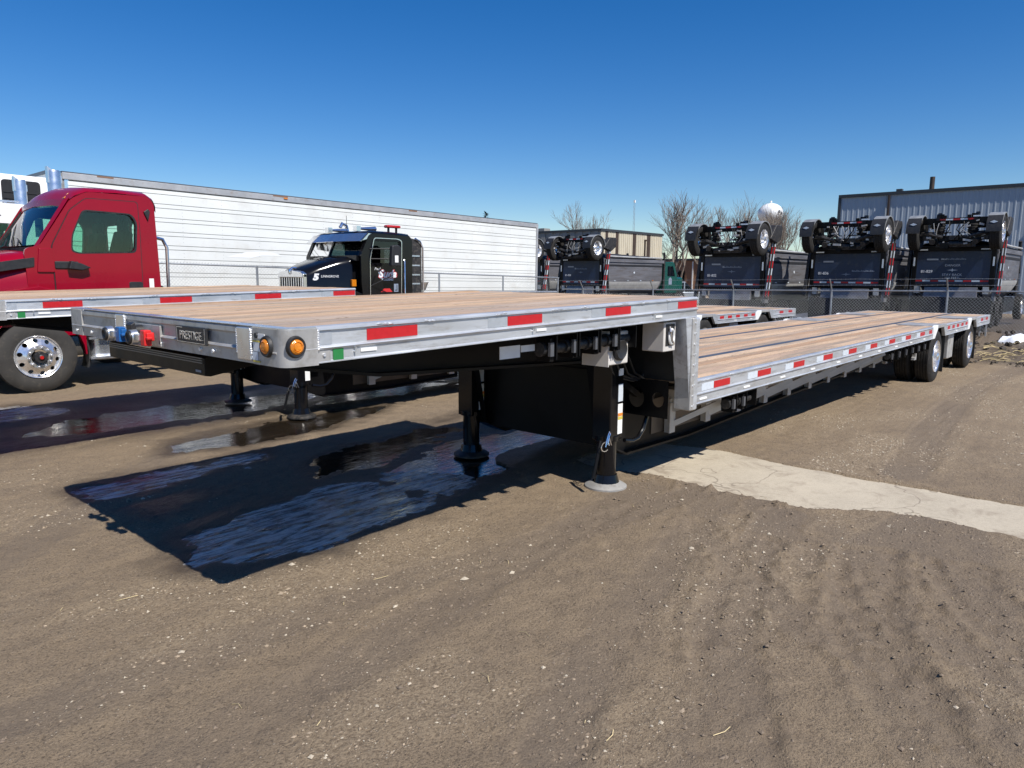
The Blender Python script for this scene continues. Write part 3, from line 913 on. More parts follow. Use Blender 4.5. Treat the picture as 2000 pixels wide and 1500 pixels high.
    for q, nm, mt in ((((-.006, -.003, .18, .235, z0 - .105, z0 - .065)), 'data_sticker', 'sticker'), ((-.0055, -.003, .20, .245, z0 - .145, z0 - .108), 'data_sticker', 'white_tape'),
                      ((-.006, -.003, .14, .20, z0 - .048, z0 - .028), 'data_sticker', 'sticker')):
        B().box(*q).make(nm, M[mt], T)
    for z in (z0 - .062, z0 - .150): B().box(-.0065, -.003, .185, .240, z - .003, z + .004).make('warning_stripe', M['yellow'], T)
    B().cyl((-.003, .205, z0 - .036), (-.012, .205, z0 - .036), .013, .012, 12).make('plug_cap', M['trim'], T)
    # gladhands and socket
    B().box(-.006, .008, 1.19, 1.53, z0 - .155, z0 - .045).make('connector_plate', M['alu_dull'], T, bevel=.002)
    for y, mt in ((1.72, 'blue'), (1.385, 'red')):
        zc = z0 - .112
        g = B().cyl((.0, y, zc), (-.075, y, zc), .020, .020, 10).cyl((-.05, y, zc), (-.085, y + .0, zc), .043, .040, 18)
        g.box(-.08, -.04, y - .10, y - .03, zc - .013, zc + .02).box(-.075, -.05, y + .03, y + .085, zc - .02, zc + .006)
        gh = g.make('gladhand', M['alu_bright'], T, bevel=.003)
        B().lathe([(.038, -.084), (.036, -.094), (.026, -.098), (.018, -.090), (.0005, -.086)], (0, y, zc), 'x', 18).make('rubber_seal', M['trim'], gh)
        yy = y - .125
        k = B().box(-.06, -.02, yy - .038, yy + .038, zc - .014, zc + .032).box(-.07, -.03, yy - .026, yy + .026, zc - .040, zc + .044).box(-.064, -.036, yy - .052, yy + .046, zc - .006, zc + .010)
        k.make('gladhand_body', M[mt], T, bevel=.006)
    sk = B().cyl((.0, 1.42, z0 - .085), (-.055, 1.42, z0 - .085), .036, .034, 16).obox((-.06, 1.42, z0 - .070), (.012, 0, .006), (0, .036, 0), (-.004, 0, .030))
    sk.make('light_socket', M['trim'], T, bevel=.003)
    b = B()
    for k in range(3): b.tube([(-.02, 1.50 - k * .03, z0 - .12), (-.04, 1.49 - k * .03, z0 - .155), (.03, 1.47 - k * .03, z0 - .175)], .007, 6)
    b.make('air_line', M['alu_bright'], T)
    # nameplate
    B().box(-.016, -.004, .655, .975, z0 - .112, z0 - .030).make('name_plate', M['trim'], T, bevel=.003)
    text('PRESTIGE', .060, T, M['alu_bright'], (-.0165, .815, z0 - .074), (0, -1, 0), (0, 0, 1), 'nameplate_lettering', .0012, sx=.94)
    b = B()
    for y0, y1, za, zb in ((.665, .965, -.108, -.105), (.665, .668, -.108, -.034), (.962, .965, -.108, -.034), (.90, .965, -.037, -.034)): b.box(-.0172, -.015, y0, y1, z0 + za, z0 + zb)
    b.make('plate_border', M['alu_bright'], T)
    # side placards by the front corner
    x = .19
    B().box(.168, .232, .006, .0095, zu(.2) - .155, zu(.2) - .103).make('grey_placard', M['alu_dull'], T)
    B().cyl((.198, .008, zu(.2) - .125), (.198, -.002, zu(.2) - .125), .009, .007, 10).make('rail_bolt', M['weld'], T)
    B().box(.246, .300, .005, .0095, zu(.27) - .153, zu(.27) - .101).make('green_placard', M['green'], T)
    b = B()
    for k in range(9): b.ell((.168, .002, zu(.16) - .018 - k * .010), (.008, .009, .0075), 7, 5)
    b.make('weld_bead', M['weld'], T)
    for x in (.36, 1.62, 2.98):
        B().box(x + .035, x + .125, .004, .0095, zu(x) - .128, zu(x) - .112).make('rail_label', M['sticker'], T)
        B().tube([(x, .012, zu(x) - .104), (x, -.006, zu(x) - .106), (x, -.006, zu(x) - .122), (x, .012, zu(x) - .124)], .004, 6).make('rail_hook', M['alu_bright'], T)
    for k in range(16):
        x = 3.76 + k * .86
        if 12.1 < x < 13.3 or 15.2 < x < 16.4: continue
        B().box(x, x + .13, .004, .0095, ZL - .172, ZL - .156).make('rail_label', M['sticker'], T)
    # step posts and riser ----------------------------------------------------
    for far in (0, 1):
        Y = (lambda y: W - y) if far else (lambda y: y)
        zt = zu(LU) - .162
        poly = [(3.44, zt), (LU - .10, zt), (LU - .10, .66), (3.585, .66)]
        b = B()
        a_, b_ = sorted((Y(-.012), Y(.12)))
        b.prism(poly, 'y', a_, b_)
        b.make('step_post', M['alu'], T, smooth=0)
        a_, b_ = sorted((Y(-.028), Y(.12)))
        B().prism([(LU - .115, zt), (LU - .055, zt), (LU - .055, .655), (LU - .115, .655)], 'y', a_, b_).make('post_flange', M['alu_dull'], T, bevel=.01)
        a_, b_ = sorted((Y(-.018), Y(.14)))
        B().prism([(LU - .052, zt), (LU + .026, zt), (LU + .026, .648), (LU - .052, .648)], 'y', a_, b_).make('post_flange', M['alu'], T, bevel=.016, seg=3)
        if not far:
            for k in range(9):
                z = zt - .04 - k * .083
                for xx in (LU - .085, LU - .045): B().cyl((xx, -.026 if xx < LU - .06 else -.016, z), (xx, -.034 if xx < LU - .06 else -.024, z), .010, .008, 8).make('rivet', M['weld'], T)
    B().box(LU - .05, LU - .02, .14, W - .14, .87, zu(LU) - .04).make('step_riser', M['trim'], T)
    # frame ---------------------------------------------------------------------
    for y in (.60, 1.99):
        s_ = .006
        web = [(.35, 1.30), (.35, 1.18), (1.0, 1.08), (3.25, 1.02), (3.55, .80), (3.75, .34), (4.2, .22), (11.0, .30), (17.6, .45), (17.6, .68), (3.9, .68), (LU - .06, .70), (LU - .06, 1.34)]
        web = [(x, z + .0) for x, z in web]
        top = lambda x: (zu(x) - .14) if x < LU - .05 else .70
        bot_pts = [(.35, 1.25), (.9, 1.16), (2.9, 1.06), (3.10, 1.02), (3.17, .70), (3.24, .34), (3.5, .22), (4.6, .20), (8.0, .30), (17.5, .46)]
        secs_t = [(x, top(x)) for x in (.35, 1.5, 2.9, LU - .051)] + [(LU - .04, .70), (6, .70), (17.5, .70)]
        B().prism(secs_t + bot_pts[::-1], 'y', y - s_, y + s_).make('main_beam', M['black'], T, smooth=0)
        b = B()
        for (xa, za), (xb, zb) in zip(bot_pts[:-1], bot_pts[1:]):
            b.add([(xa, y - .075, za - .01), (xa, y + .075, za - .01), (xb, y + .075, zb - .01), (xb, y - .075, zb - .01), (xa, y - .075, za + .008), (xa, y + .075, za + .008), (xb, y + .075, zb + .008), (xb, y - .075, zb + .008)],
                  [(0, 1, 2, 3), (4, 5, 6, 7), (0, 1, 5, 4), (2, 3, 7, 6), (0, 3, 7, 4), (1, 2, 6, 5)])
        b.make('beam_flange', M['black'], T, smooth=0)
    # round lightening holes show as pierced cross plates behind the step
    b = B()
    for k in range(4):
        y0 = .68 + k * .31; c = (y0 + .155, .47)
        inner = [(c[0] + .085 * math.cos(t), c[1] + .105 * math.sin(t)) for t in [2 * math.pi * i / 18 for i in range(18)]]
        holed(b, [(y0, .26), (y0 + .31, .26), (y0 + .31, .70), (y0, .70)], inner, 'x', 3.92, 3.93)
    for y0, y1, rr_ in ((.18, .36, .055), (.36, .59, .075)):
        c = ((y0 + y1) / 2, .71)
        inner = [(c[0] + rr_ * math.cos(t), c[1] + rr_ * 1.15 * math.sin(t)) for t in [2 * math.pi * i / 18 for i in range(18)]]
        pb_ = B(); holed(pb_, [(y0, .56), (y1, .56), (y1, .87), (y0, .87)], inner, 'x', 3.55, 3.56); pb_.make('pierced_bracket', M['black'], T, smooth=0)
    b.make('pierced_plate', M['black'], T, smooth=0)
    B().box(4.30, 4.31, .61, 1.98, .20, .69).make('frame_bulkhead', M['black'], T)
    B().box(3.30, 3.31, .61, 1.98, .30, 1.10).make('gooseneck_plate', M['black'], T)
    cm = B().box(-.025, .025, .08, W - .08, -.085, -.032).mesh('crossmember', M['alu_dull'], 0)
    for k in range(8): inst('crossmember', cm, T, (.45 + k * .42, 0, zu(.45 + k * .42)))
    for k in range(31): inst('crossmember', cm, T, (3.95 + k * .447, 0, ZL))
    # outriggers that carry the side rail
    og = B().box(-.035, .035, .52, .575, -.60, -.28).box(-.05, .05, .51, .52, -.60, -.32).bar((.03, .52, -.52), (.42, .12, -.26), .025, .05).prism([(.05, -.20), (.05, -.235), (.5, -.40), (.58, -.40), (.58, -.20)], 'x', -.006, .006).mesh('outrigger', M['strut'], 0)
    for far in (0, 1):
        for k in range(11):
            o = inst('outrigger', og, T, (4.25 + k * .72, W if far else 0, ZL), scale=(1, -1 if far else 1, 1))
    # coupler plate at the nose
    B().prism([(.10, 1.195), (.10, 1.288), (.12, 1.295), (.60, 1.285), (1.9, 1.275), (1.9, 1.255), (.60, 1.262), (.13, 1.19)], 'y', .93, 2.22).make('coupler_plate', M['black'], T, bevel=.004)
    b = B()
    for k in range(3): b.box(.095, .10, .95, 2.2, 1.282 - k * .012, 1.288 - k * .012)
    b.make('plate_rib', M['strip'], T)
    B().box(.097, .099, .97, 1.03, 1.21, 1.222).make('data_sticker', M['print_grey'], T)
    # landing legs -------------------------------------------------------------
    for y in (.52, 2.07):
        near = y < 1
        g = B().box(3.10, 3.28, y - .09, y + .09, .40, 1.42)
        leg = g.make('landing_leg', M['blackgloss'], T, bevel=.012)
        B().cyl((3.19, y, .40), (3.19, y, .44), .105, .105, 20).cyl((3.19, y, .06), (3.19, y, .42), .080, .080, 20).cyl((3.19, y, .05), (3.19, y, .115), .11, .09, 18).make('inner_tube', M['blackgloss'], leg)
        B().lathe([(.001, .06), (.10, .055), (.150, .034), (.172, .020), (.172, .006), (.001, .004)], (3.19, y, 0), 'z', 28).make('foot_pad', M['alu_dull'] if near else M['darksteel'], leg)
        for z0_, z1_, mt in ((.455, .70, 'sticker'), (.72, .86, 'white_tape'), (.93, .985, 'sticker')):
            B().box(3.2, 3.265, y - .094, y - .0905, z0_, z1_).make('leg_sticker', M[mt], leg)
        B().box(3.2, 3.265, y - .0955, y - .0935, .600, .625).make('leg_sticker', M['orange'], leg)
        B().box(3.2, 3.265, y - .0955, y - .0935, .572, .596).make('leg_sticker', M['yellow'], leg)
        B().bar((3.19, y, .95), (3.62, y, .72), .05, .05).make('leg_brace', M['black'], leg)
        if near:
            B().tube([(3.28, y - .11, .395), (3.38, y - .12, .375), (3.47, y - .12, .385), (3.55, y - .12, .45), (3.60, y - .12, .54), (3.66, y - .12, .68), (3.74, y - .12, .83), (3.76, y - .10, .86)], .018, 10).make('crank_handle', M['blackgloss'], leg)
            B().tube([(3.03, y - .05, .42), (2.98, y - .06, .33), (2.95, y - .06, .22), (2.92, y - .06, .14)], .015, 8).make('crank_grip', M['black'], leg)
            t_ = [2 * math.pi * k / 14 for k in range(13)]
            b = B().tube([(3.02 + .055 * math.cos(a), y - .10, .385 + .038 * math.sin(a)) for a in t_], .004, 5)
            b.tube([(3.01, y - .11, .385), (3.045, y - .11, .48), (3.06, y - .11, .50), (3.075, y - .11, .485), (3.06, y - .11, .465), (3.04, y - .11, .40)], .005, 5)
            b.tube([(3.06, y - .105, .46), (3.10, y - .105, .385)], .006, 5)
            b.make('locking_pin', M['chrome'], leg)
    B().cyl((3.19, .6, .98), (3.19, 1.99, .98), .025).make('leg_shaft', M['black'], T)
    # winches under the upper rail -----------------------------------------------
    wm = B().box(-.11, -.10, -.075, .075, -.165, 0).box(.10, .11, -.075, .075, -.165, 0).box(-.11, .11, -.075, .075, -.010, 0).box(-.15, -.112, -.055, .055, -.175, -.03).mesh('winch', M['black'], 0)
    dm = B().cyl((-.10, 0, -.10), (.10, 0, -.10), .032, .032, 14).cyl((-.19, 0, -.10), (-.15, 0, -.10), .045, .045, 12).mesh('winch_drum', M['darksteel'])
    hm = B().box(-.165, -.13, -.072, -.052, -.14, -.055).mesh('winch_pawl', M['strip'])
    for x, z, y in [(2.02, zu(2.0) - .165, .13), (2.26, zu(2.3) - .165, .13), (2.50, zu(2.5) - .165, .13), (2.73, zu(2.7) - .165, .13), (4.62, ZL - .205, .09), (4.83, ZL - .205, .09),
                    (9.9, ZL - .205, .09), (10.3, ZL - .205, .09), (10.7, ZL - .205, .09), (11.1, ZL - .205, .09), (11.5, ZL - .205, .09), (11.9, ZL - .205, .09)]:
        w_ = inst('winch', wm, T, (x, y, z)); inst('winch_drum', dm, w_); inst('winch_pawl', hm, w_)
    B().box(1.88, 3.4, .10, .16, zu(2.5) - .166, zu(2.5) - .150).make('winch_track', M['alu_dull'], T)
    for x0, x1, z0_, z1_ in ((1.50, 1.68, 1.225, 1.30), (1.69, 1.82, 1.255, 1.295)): B().box(x0, x1, .155, .160, z0_, z1_).make('data_sticker', M['sticker'], T)
    jb = B().box(2.58, 2.84, .12, .33, 1.09, 1.33).make('junction_box', M['greybox'], T, bevel=.012)
    B().lathe([(.078, .0), (.080, -.02), (.066, -.032), (.05, -.022), (.001, -.022)], (2.71, .12, 1.20), 'y', 24).make('cable_port', M['trim'], jb)
    B().box(2.572, 2.580, .112, .338, 1.085, 1.335).make('box_lid', M['greybox'], jb)
    lb = B().box(3.22, 3.40, .05, .24, 1.145, 1.37).make('hose_box', M['greybox'], T, bevel=.008)
    B().box(3.245, 3.375, .046, .050, 1.19, 1.355).make('recess', M['trim'], lb)
    B().tube([(3.31 + .035 * math.cos(a), .036, 1.26 + .055 * math.sin(a)) for a in [k * .5 for k in range(25)]], .011, 7).make('coiled_hose', M['sticker'], lb)
    B().tube([(3.29, .04, 1.335), (3.27, .02, 1.30), (3.30, .022, 1.23), (3.34, .03, 1.20)], .008, 6).make('hook', M['chrome'], lb)
    b = B()
    for k in range(4): b.tube([(3.0 + .1 * k, .42, 1.1), (3.15 + .1 * k, .44, .93), (3.45 + .06 * k, .45, .86), (3.62, .45, .90 + .02 * k)], .010, 6)
    b.make('air_hose', M['trim'], T)
    # support struts, lower frame sides
    B().box(4.0, 12.1, .585, .597, .30, .62).make('frame_web', M['brownweb'] if 'brownweb' in M else M['black'], T)
    B().prism([(11.25, .62), (11.32, .62), (11.34, .40), (11.22, .40), (11.22, .44), (11.28, .45)], 'y', .05, .10).make('rail_bracket', M['alu_dull'], T)
    # axles, wheels, arches, flaps -------------------------------------------------
    R = .465
    tm = tyre_mesh(R, .265, M['rubber'])
    rmesh = rim_dished(R).mesh('rim', M['wheel_alu'])
    for xw in (12.69, 15.79):
        gz = -.12 if xw < 14 else -.135
        zc = R + gz
        B().cyl((xw, .3, zc), (xw, W - .3, zc), .065).make('axle', M['darksteel'], T)
        for far in (0, 1):
            for y, outer in ((.025, 1), (.345, 0)):
                o = inst('wheel', tm, T, (xw, W - y if far else y, zc), rot=(0, 0, math.pi if far else 0))
                if outer: inst('rim', rmesh, o)
                else: B().lathe([(R * .6, .02), (R * .5, .05), (.001, .05)], (0, 0, 0), 'y', 20).make('rim', M['darksteel'], o)
            Y = (lambda y: W - y) if far else (lambda y: y)
            # arch: rail stepped up over the wheel with angled gussets
            for q in ([(xw - .55, ZL - .20), (xw - .40, ZL - .20), (xw - .22, ZL - .05), (xw - .22, ZL + .02), (xw - .34, ZL + .02), (xw - .55, ZL - .03)],
                      [(xw + .53, ZL - .20), (xw + .42, ZL - .20), (xw + .30, ZL - .06), (xw + .30, ZL + .02), (xw + .40, ZL + .02), (xw + .53, ZL - .03)]):
                a_, b_ = sorted((Y(-.004), Y(.05)))
                B().prism(q, 'y', a_, b_).make('arch_gusset', M['white' if q[0][0] < xw else 'alu'], T, bevel=.004)
            a_, b_ = sorted((Y(.0), Y(.62)))
            B().box(xw - .36, xw + .42, a_, b_, ZL - .035, ZL + .012).make('arch_cover', M['alu_dull'], T, bevel=.004)
            a_, b_ = sorted((Y(.02), Y(.62)))
            B().box(xw + .565, xw + .585, a_, b_, .02 + gz + .12, ZL - .06).make('mud_flap', M['flap'], T)
            a_, b_ = sorted((Y(.06), Y(.55)))
            for bx in (xw - .05,): B().cyl((bx + .45, Y(.75), zc - .02), (bx + .45, Y(.75), ZL - .22), .13, .12, 16).make('air_spring', M['rubber'], T)
    B().box(14.05, 14.5, .10, .55, .18, .66).make('air_tank_box', M['alu_dull'], T, bevel=.02)
    B().box(LE - .02, LE + .04, -.0, W, ZL - .20, ZL - .001).make('rear_rail', M['alu'], T, bevel=.005)
    b = B().box(LE - .10, LE - .04, .35, W - .35, .26, .36)
    for y in (.5, 2.05): b.box(LE - .10, LE - .04, y, y + .08, .36, ZL - .2)
    b.make('rear_bumper', M['alu'], T)
    for y in (.02, .14): B().box(LE - .16, LE - .12, y, y + .03, .40, ZL - .2).make('bumper_post', M['alu'], T)
    return T


M['rust'] = pmat('rusty_edge', (.22, .12, .07), .8, 0, .3, 9)
M['strut'] = pmat('aluminium_strut', (.50, .48, .45), .55, .15, .12, 8)
M['brownweb'] = pmat('bounce_brown_web', (.085, .066, .05), .38, 0, .25, 3)  # black paint browned to stand in for bounce light off the sunlit ground
trailer = make_trailer()
index_children()
t2 = copy_tree(trailer)
t2.location = (-.09, 4.35, 0)
t2['label'] = 'second silver step-deck trailer parked alongside, in front of the red truck'
for o in list(bpy.data.objects):          # the second trailer stands on dark pads
    if o.name.startswith('foot_pad') and o.parent and o.parent.parent == t2:
        o.data = o.data.copy(); o.data.materials[0] = M['darksteel']
for o in (trailer, t2): o['group'] = 'step-deck trailers parked side by side'

# ------------------------------------------------------------------ chain-link fences
def chain_link(b, p0, p1, z0, z1, pitch=.085, r=.0021):
    """two families of slanted wires between p0 and p1 (xy); z0/z1 give bottom/top height as functions of 0..1"""
    p0 = Vector(p0); p1 = Vector(p1); L = (p1 - p0).length; d = (p1 - p0) / L
    nrm = Vector((-d.y, d.x))
    n = int(L / pitch)
    for sgn in (1, -1):
        for i in range(-int(1.6 / pitch), n + int(1.6 / pitch)):
            a = i * pitch; zb = z0(min(1, max(0, a / L))); H = z1(min(1, max(0, a / L))) - zb
            e = a + sgn * H
            s0, s1 = a, e; q0, q1 = zb, zb + H
            def cut(s_, q_, s2, q2):
                if s_ < 0: t = (0 - s_) / (s2 - s_); return 0, q_ + t * (q2 - q_)
                if s_ > L: t = (L - s_) / (s2 - s_); return L, q_ + t * (q2 - q_)
                return s_, q_
            if max(s0, s1) <= 0 or min(s0, s1) >= L: continue
            s0, q0 = cut(s0, q0, s1, q1); s1, q1 = cut(s1, q1, s0, q0)
            A = p0 + d * s0; Bq = p0 + d * s1; off = nrm * (.003 * sgn)
            P0 = Vector((A.x + off.x, A.y + off.y, q0)); P1 = Vector((Bq.x + off.x, Bq.y + off.y, q1))
            dr = (P1 - P0).normalized(); s_ = Vector((nrm.x, nrm.y, 0)); t_ = dr.cross(s_)
            k = len(b.v)
            for P in (P0, P1):
                for ang in (0, 2.09, 4.19): b.v.append(P + r * (math.cos(ang) * s_ + math.sin(ang) * t_))
            b.f += [(k, k + 1, k + 4, k + 3), (k + 1, k + 2, k + 5, k + 4), (k + 2, k, k + 3, k + 5)]


def fence(label, p0, p1, zb, zt, posts, arm, wires):
    F = thing('chain_link_fence', label, 'fence', (p0[0], p0[1], 0))
    O = Vector((p0[0], p0[1], 0)); P0 = Vector(p0); P1 = Vector(p1); L = (P1 - P0).length; d = (P1 - P0) / L
    def pt(s_, z, off=(0, 0)): q = P0 + d * s_; return Vector((q.x + off[0], q.y + off[1], z)) - O
    b = B(); chain_link(b, (0, 0), P1 - P0, zb, zt)
    m_ = b.make('chain_link_mesh', M['galv'], F); m_['kind'] = 'stuff'
    for s_ in posts:
        f = s_ / L
        p = B().cyl(pt(s_, zb(f) - .4), pt(s_, zt(f) + .02), .030, .030, 10).make('post', M['galv'], F)
        if arm: B().bar(pt(s_, zt(f) + .01), pt(s_, zt(f) + arm[2], arm[:2]), .028, .028).make('barb_arm', M['galv'], p)
    for f0, f1 in [(k / 8, (k + 1) / 8) for k in range(8)]:
        B().cyl(pt(f0 * L, zt(f0)), pt(f1 * L, zt(f1)), .021, .021, 8).make('top_rail', M['galv'], F)
    b = B()
    for k in range(int(L / .075)):
        f = k * .075 / L
        b.bar(pt(k * .075, zt(f)), pt(k * .075 + .02, zt(f) + .05), .005, .005)
    kn = b.make('wire_knuckles', M['galv'], F); kn['kind'] = 'stuff'
    for j in range(wires):
        t = (j + 1) / wires
        b = B(); pts = []
        for k in range(41):
            f = k / 40
            pts.append(pt(f * L, zt(f) + arm[2] * t - .015 * math.sin(f * 40) ** 2, (arm[0] * t, arm[1] * t)))
        b.tube(pts, .0035, 4)
        for k in range(int(L / .13)):
            f = (k + .5) * .13 / L
            c = pt(f * L, zt(f) + arm[2] * t - .015 * math.sin(f * 40) ** 2, (arm[0] * t, arm[1] * t))
            b.bar(c + Vector((0, 0, -.018)), c + Vector((.006, 0, .018)), .004, .004)
        b.make('barbed_wire', M['galv'], F)
    return F


fence('low chain-link fence with barbed wire arms behind the trailers, in front of the dump trucks', (20.9, -14.5), (20.9, 14.6),
      lambda f: -.25 + .40 * max(0, 1 - abs(f - .42) * 4.5) if f < .7 else -.25, lambda f: 1.36 - .19 * max(0, (f - .5) / .5),
      [15.95 - 3.02 * k for k in range(6)] + [15.95 + 3.02, 15.95 + 6.1, 15.95 + 9.1, 15.95 + 12.15], (-.24, 0, .34), 2)
fence('tall chain-link fence running along the long white trailer', (3.2, 14.75), (20.85, 14.75),
      lambda f: -.2, lambda f: 2.0 - .39 * f, [1.9, 4.9, 8.1, 11.3, 14.4, 17.6], None, 0)
# low pipe barrier along the tall fence
pb = thing('pipe_barrier', 'low bent pipe barrier in front of the tall chain-link fence', 'barrier', (10.5, 14.2, -.1))
b = B(); b.tube([(10.6 - 10.5, .0, 1.17), (12.5 - 10.5, .0, 1.23), (15.5 - 10.5, 0, 1.24), (20.0 - 10.5, 0, 1.18)], .045, 8); b.make('rail', M['galv'], pb)
for x in (.3, 3.3, 6.3, 9.2): B().cyl((x, 0, -.2), (x, 0, 1.2), .04, .04, 8).make('post', M['galv'], pb)

# ------------------------------------------------------------------ red day-cab truck (faces -x)
RX, RY = 1.57, 9.25
RT = thing('red_truck', 'red day-cab semi truck parked behind the second flat trailer', 'truck', (RX, RY, 0))


def rel(pts, o=(RX, RY)):
    return [(x - o[0], z) for x, z in pts]


Wc = 2.30   # cab width
def cab_side(outer, hole, y0, y1, name, mat, parent, bevel=.0):
    b = B(); holed(b, outer, hole, 'y', y0, y1)
    return b.make(name, mat, parent, smooth=30, bevel=bevel)


r_out = rounded(rel([(1.55, .80), (3.30, .80), (3.37, 1.5), (3.34, 2.80), (3.26, 2.90), (2.38, 2.90), (2.16, 2.78), (1.72, 2.10), (1.52, 2.05)]), .07)
r_win = rounded(rel([(2.13, 2.04), (2.15, 2.26), (2.31, 2.62), (2.97, 2.60), (3.04, 2.48), (3.00, 2.04), (2.22, 2.01)]), .07)
r_door = rounded(rel([(1.90, .95), (3.07, .95), (3.09, 2.4), (3.08, 2.80), (2.36, 2.80), (2.14, 2.62), (1.87, 2.10), (1.88, 1.4)]), .05)
for far in (0, 1):
    Y = (lambda y: Wc - y) if far else (lambda y: y)
    cab_side(r_out, r_win, *sorted((Y(0.012), Y(.06))), 'cab_side', M['redpaint'], RT)
    cx = sum(q[0] for q in r_win) / len(r_win); cz = sum(q[1] for q in r_win) / len(r_win)
    big = [(cx + (x - cx) * 1.05, cz + (z - cz) * 1.06) for x, z in r_win]
    d = cab_side(r_door, big, *sorted((Y(-.012), Y(.010))), 'door', M['redpaint'], RT, bevel=.008)
    dcx = sum(q[0] for q in r_door) / len(r_door); dcz = sum(q[1] for q in r_door) / len(r_door)
    g = B(); holed(g, [(dcx + (x - dcx) * 1.022, dcz + (z - dcz) * 1.014) for x, z in r_door], r_door, 'y', *sorted((Y(.002), Y(.011)))); g.make('door_seam', M['trim'], d)
    g = B(); holed(g, big, r_win, 'y', *sorted((Y(-.014), Y(.03)))); g.make('window_seal', M['trim'], d)
    B().prism(r_win, 'y', *sorted((Y(.030), Y(.036)))).make('window', M['glass'], d, smooth=0)
    B().prism(rounded(rel([(2.88, 1.44), (3.08, 1.44), (3.08, 1.58), (2.88, 1.58)]), .03), 'y', *sorted((Y(-.018), Y(.0)))).make('door_handle', M['trim'], d, bevel=.006)
    # mirror arm stub and mirror
    b = B().box(.31, .62, *sorted((Y(-.03), Y(.0))), 1.77, 1.88)
    b.prism([(.46, 1.77), (.64, 1.75), (.76, 1.79), (.64, 1.85), (.50, 1.89)], 'y', *sorted((Y(-.12), Y(-.0))))
    b.make('mirror_arm', M['trim'], RT, bevel=.02)
B().box(3.19 - RX, 3.26 - RX, .004, .011, 1.33, 1.63).make('side_sticker', M['sticker'], RT)
B().prism([(3.17 - RX, 2.66), (3.24 - RX, 2.71), (3.27 - RX, 2.67), (3.23 - RX, 2.52)], 'y', -.015, .02).make('vent_cover', M['trim'], RT, bevel=.01)
# roof: lofted strip over the width, from the windscreen header to the back wall
secs = []
for y, dz, dx in ((.012, 0, 0), (.06, .035, .02), (.20, .075, .03), (.6, .10, -.02), (Wc / 2, .115, -.06), (Wc - .6, .10, -.02), (Wc - .20, .075, .03), (Wc - .06, .035, .02), (Wc - .012, 0, 0)):
    secs.append([(x - RX + (dx if x < 2.6 else 0), y, z + dz) for x, z in ((2.10, 2.66), (2.15, 2.77), (2.22, 2.83), (2.38, 2.90), (2.8, 2.915), (3.24, 2.90), (3.33, 2.84), (3.36, 2.76), (3.36, 2.66))])
B().loft(secs, closed=False).make('roof', M['redpaint'], RT, smooth=60)
for y in (.28, .62, .78, Wc / 2, Wc - .78, Wc - .3):
    B().prism([(2.14 - RX, 2.80), (2.20 - RX, 2.875), (2.32 - RX, 2.94), (2.34 - RX, 2.92), (2.2 - RX, 2.80)], 'y', y - .06, y + .06).make('roof_lamp', M['amber'], RT, bevel=.012)
# back wall with its two windows
b = B()
for y0 in (.06, Wc / 2):
    holed(b, [(y0, .8), (y0 + Wc / 2 - .06, .8), (y0 + Wc / 2 - .06, 2.78), (y0, 2.78)], rounded([(y0 + .2, 2.05), (y0 + .9, 2.05), (y0 + .9, 2.52), (y0 + .2, 2.52)], .08), 'x', 3.31 - RX, 3.35 - RX)
b.make('back_wall', M['redpaint'], RT)
# windscreen, pillars, cowl
wsn = [(1.70 - RX, .10, 2.10), (1.66 - RX, .45, 2.09), (1.60 - RX, Wc / 2, 2.09), (1.66 - RX, Wc - .45, 2.09), (1.70 - RX, Wc - .10, 2.10)]
wst = [(2.12 - RX, .12, 2.70), (2.08 - RX, .45, 2.735), (2.03 - RX, Wc / 2, 2.75), (2.08 - RX, Wc - .45, 2.735), (2.12 - RX, Wc - .12, 2.70)]
B().loft([wsn, wst], closed=False).make('windscreen', M['glass'], RT, smooth=60)
b = B()
b.loft([[(p[0] + .01, p[1], p[2] + .05), (p[0] - .012, p[1], p[2] + .06), (p[0] - .03, p[1], p[2] - .03), (p[0] + .02, p[1], p[2] - .05)] for p in wst])
b.make('screen_header', M['redpaint'], RT)
for yy, s_ in ((.06, 1), (Wc - .06, -1)):
    B().loft([[(1.68 - RX, yy - s_ * .05, 2.06), (1.66 - RX, yy + s_ * .05, 2.07), (1.74 - RX, yy + s_ * .05, 2.06)], [(2.15 - RX, yy - s_ * .04, 2.80), (2.10 - RX, yy + s_ * .055, 2.77), (2.18 - RX, yy + s_ * .055, 2.76)]]).make('screen_pillar', M['redpaint'], RT)
    B().bar((1.69 - RX, yy + s_ * .05, 2.09), (2.115 - RX, yy + s_ * .065, 2.72), .03, .012, (0, 1, 0)).make('screen_seal', M['trim'], RT)
B().loft([[(p[0] - .02, p[1], p[2] + .012) for p in wsn], [(p[0] + .10, p[1], p[2] - .06) for p in wsn]], closed=False).make('cowl', M['trim'], RT)
b = B()
b.tube([(1.60 - RX, .6, 2.105), (1.70 - RX, .9, 2.20), (1.72 - RX, 1.1, 2.24)], .012, 6); b.tube([(1.60 - RX, 1.3, 2.105), (1.72 - RX, 1.6, 2.22)], .012, 6)
b.make('wiper', M['trim'], RT)
B().box(1.62 - RX, 1.70 - RX, .06, Wc - .06, .9, 2.08).make('firewall', M['interior'], RT)
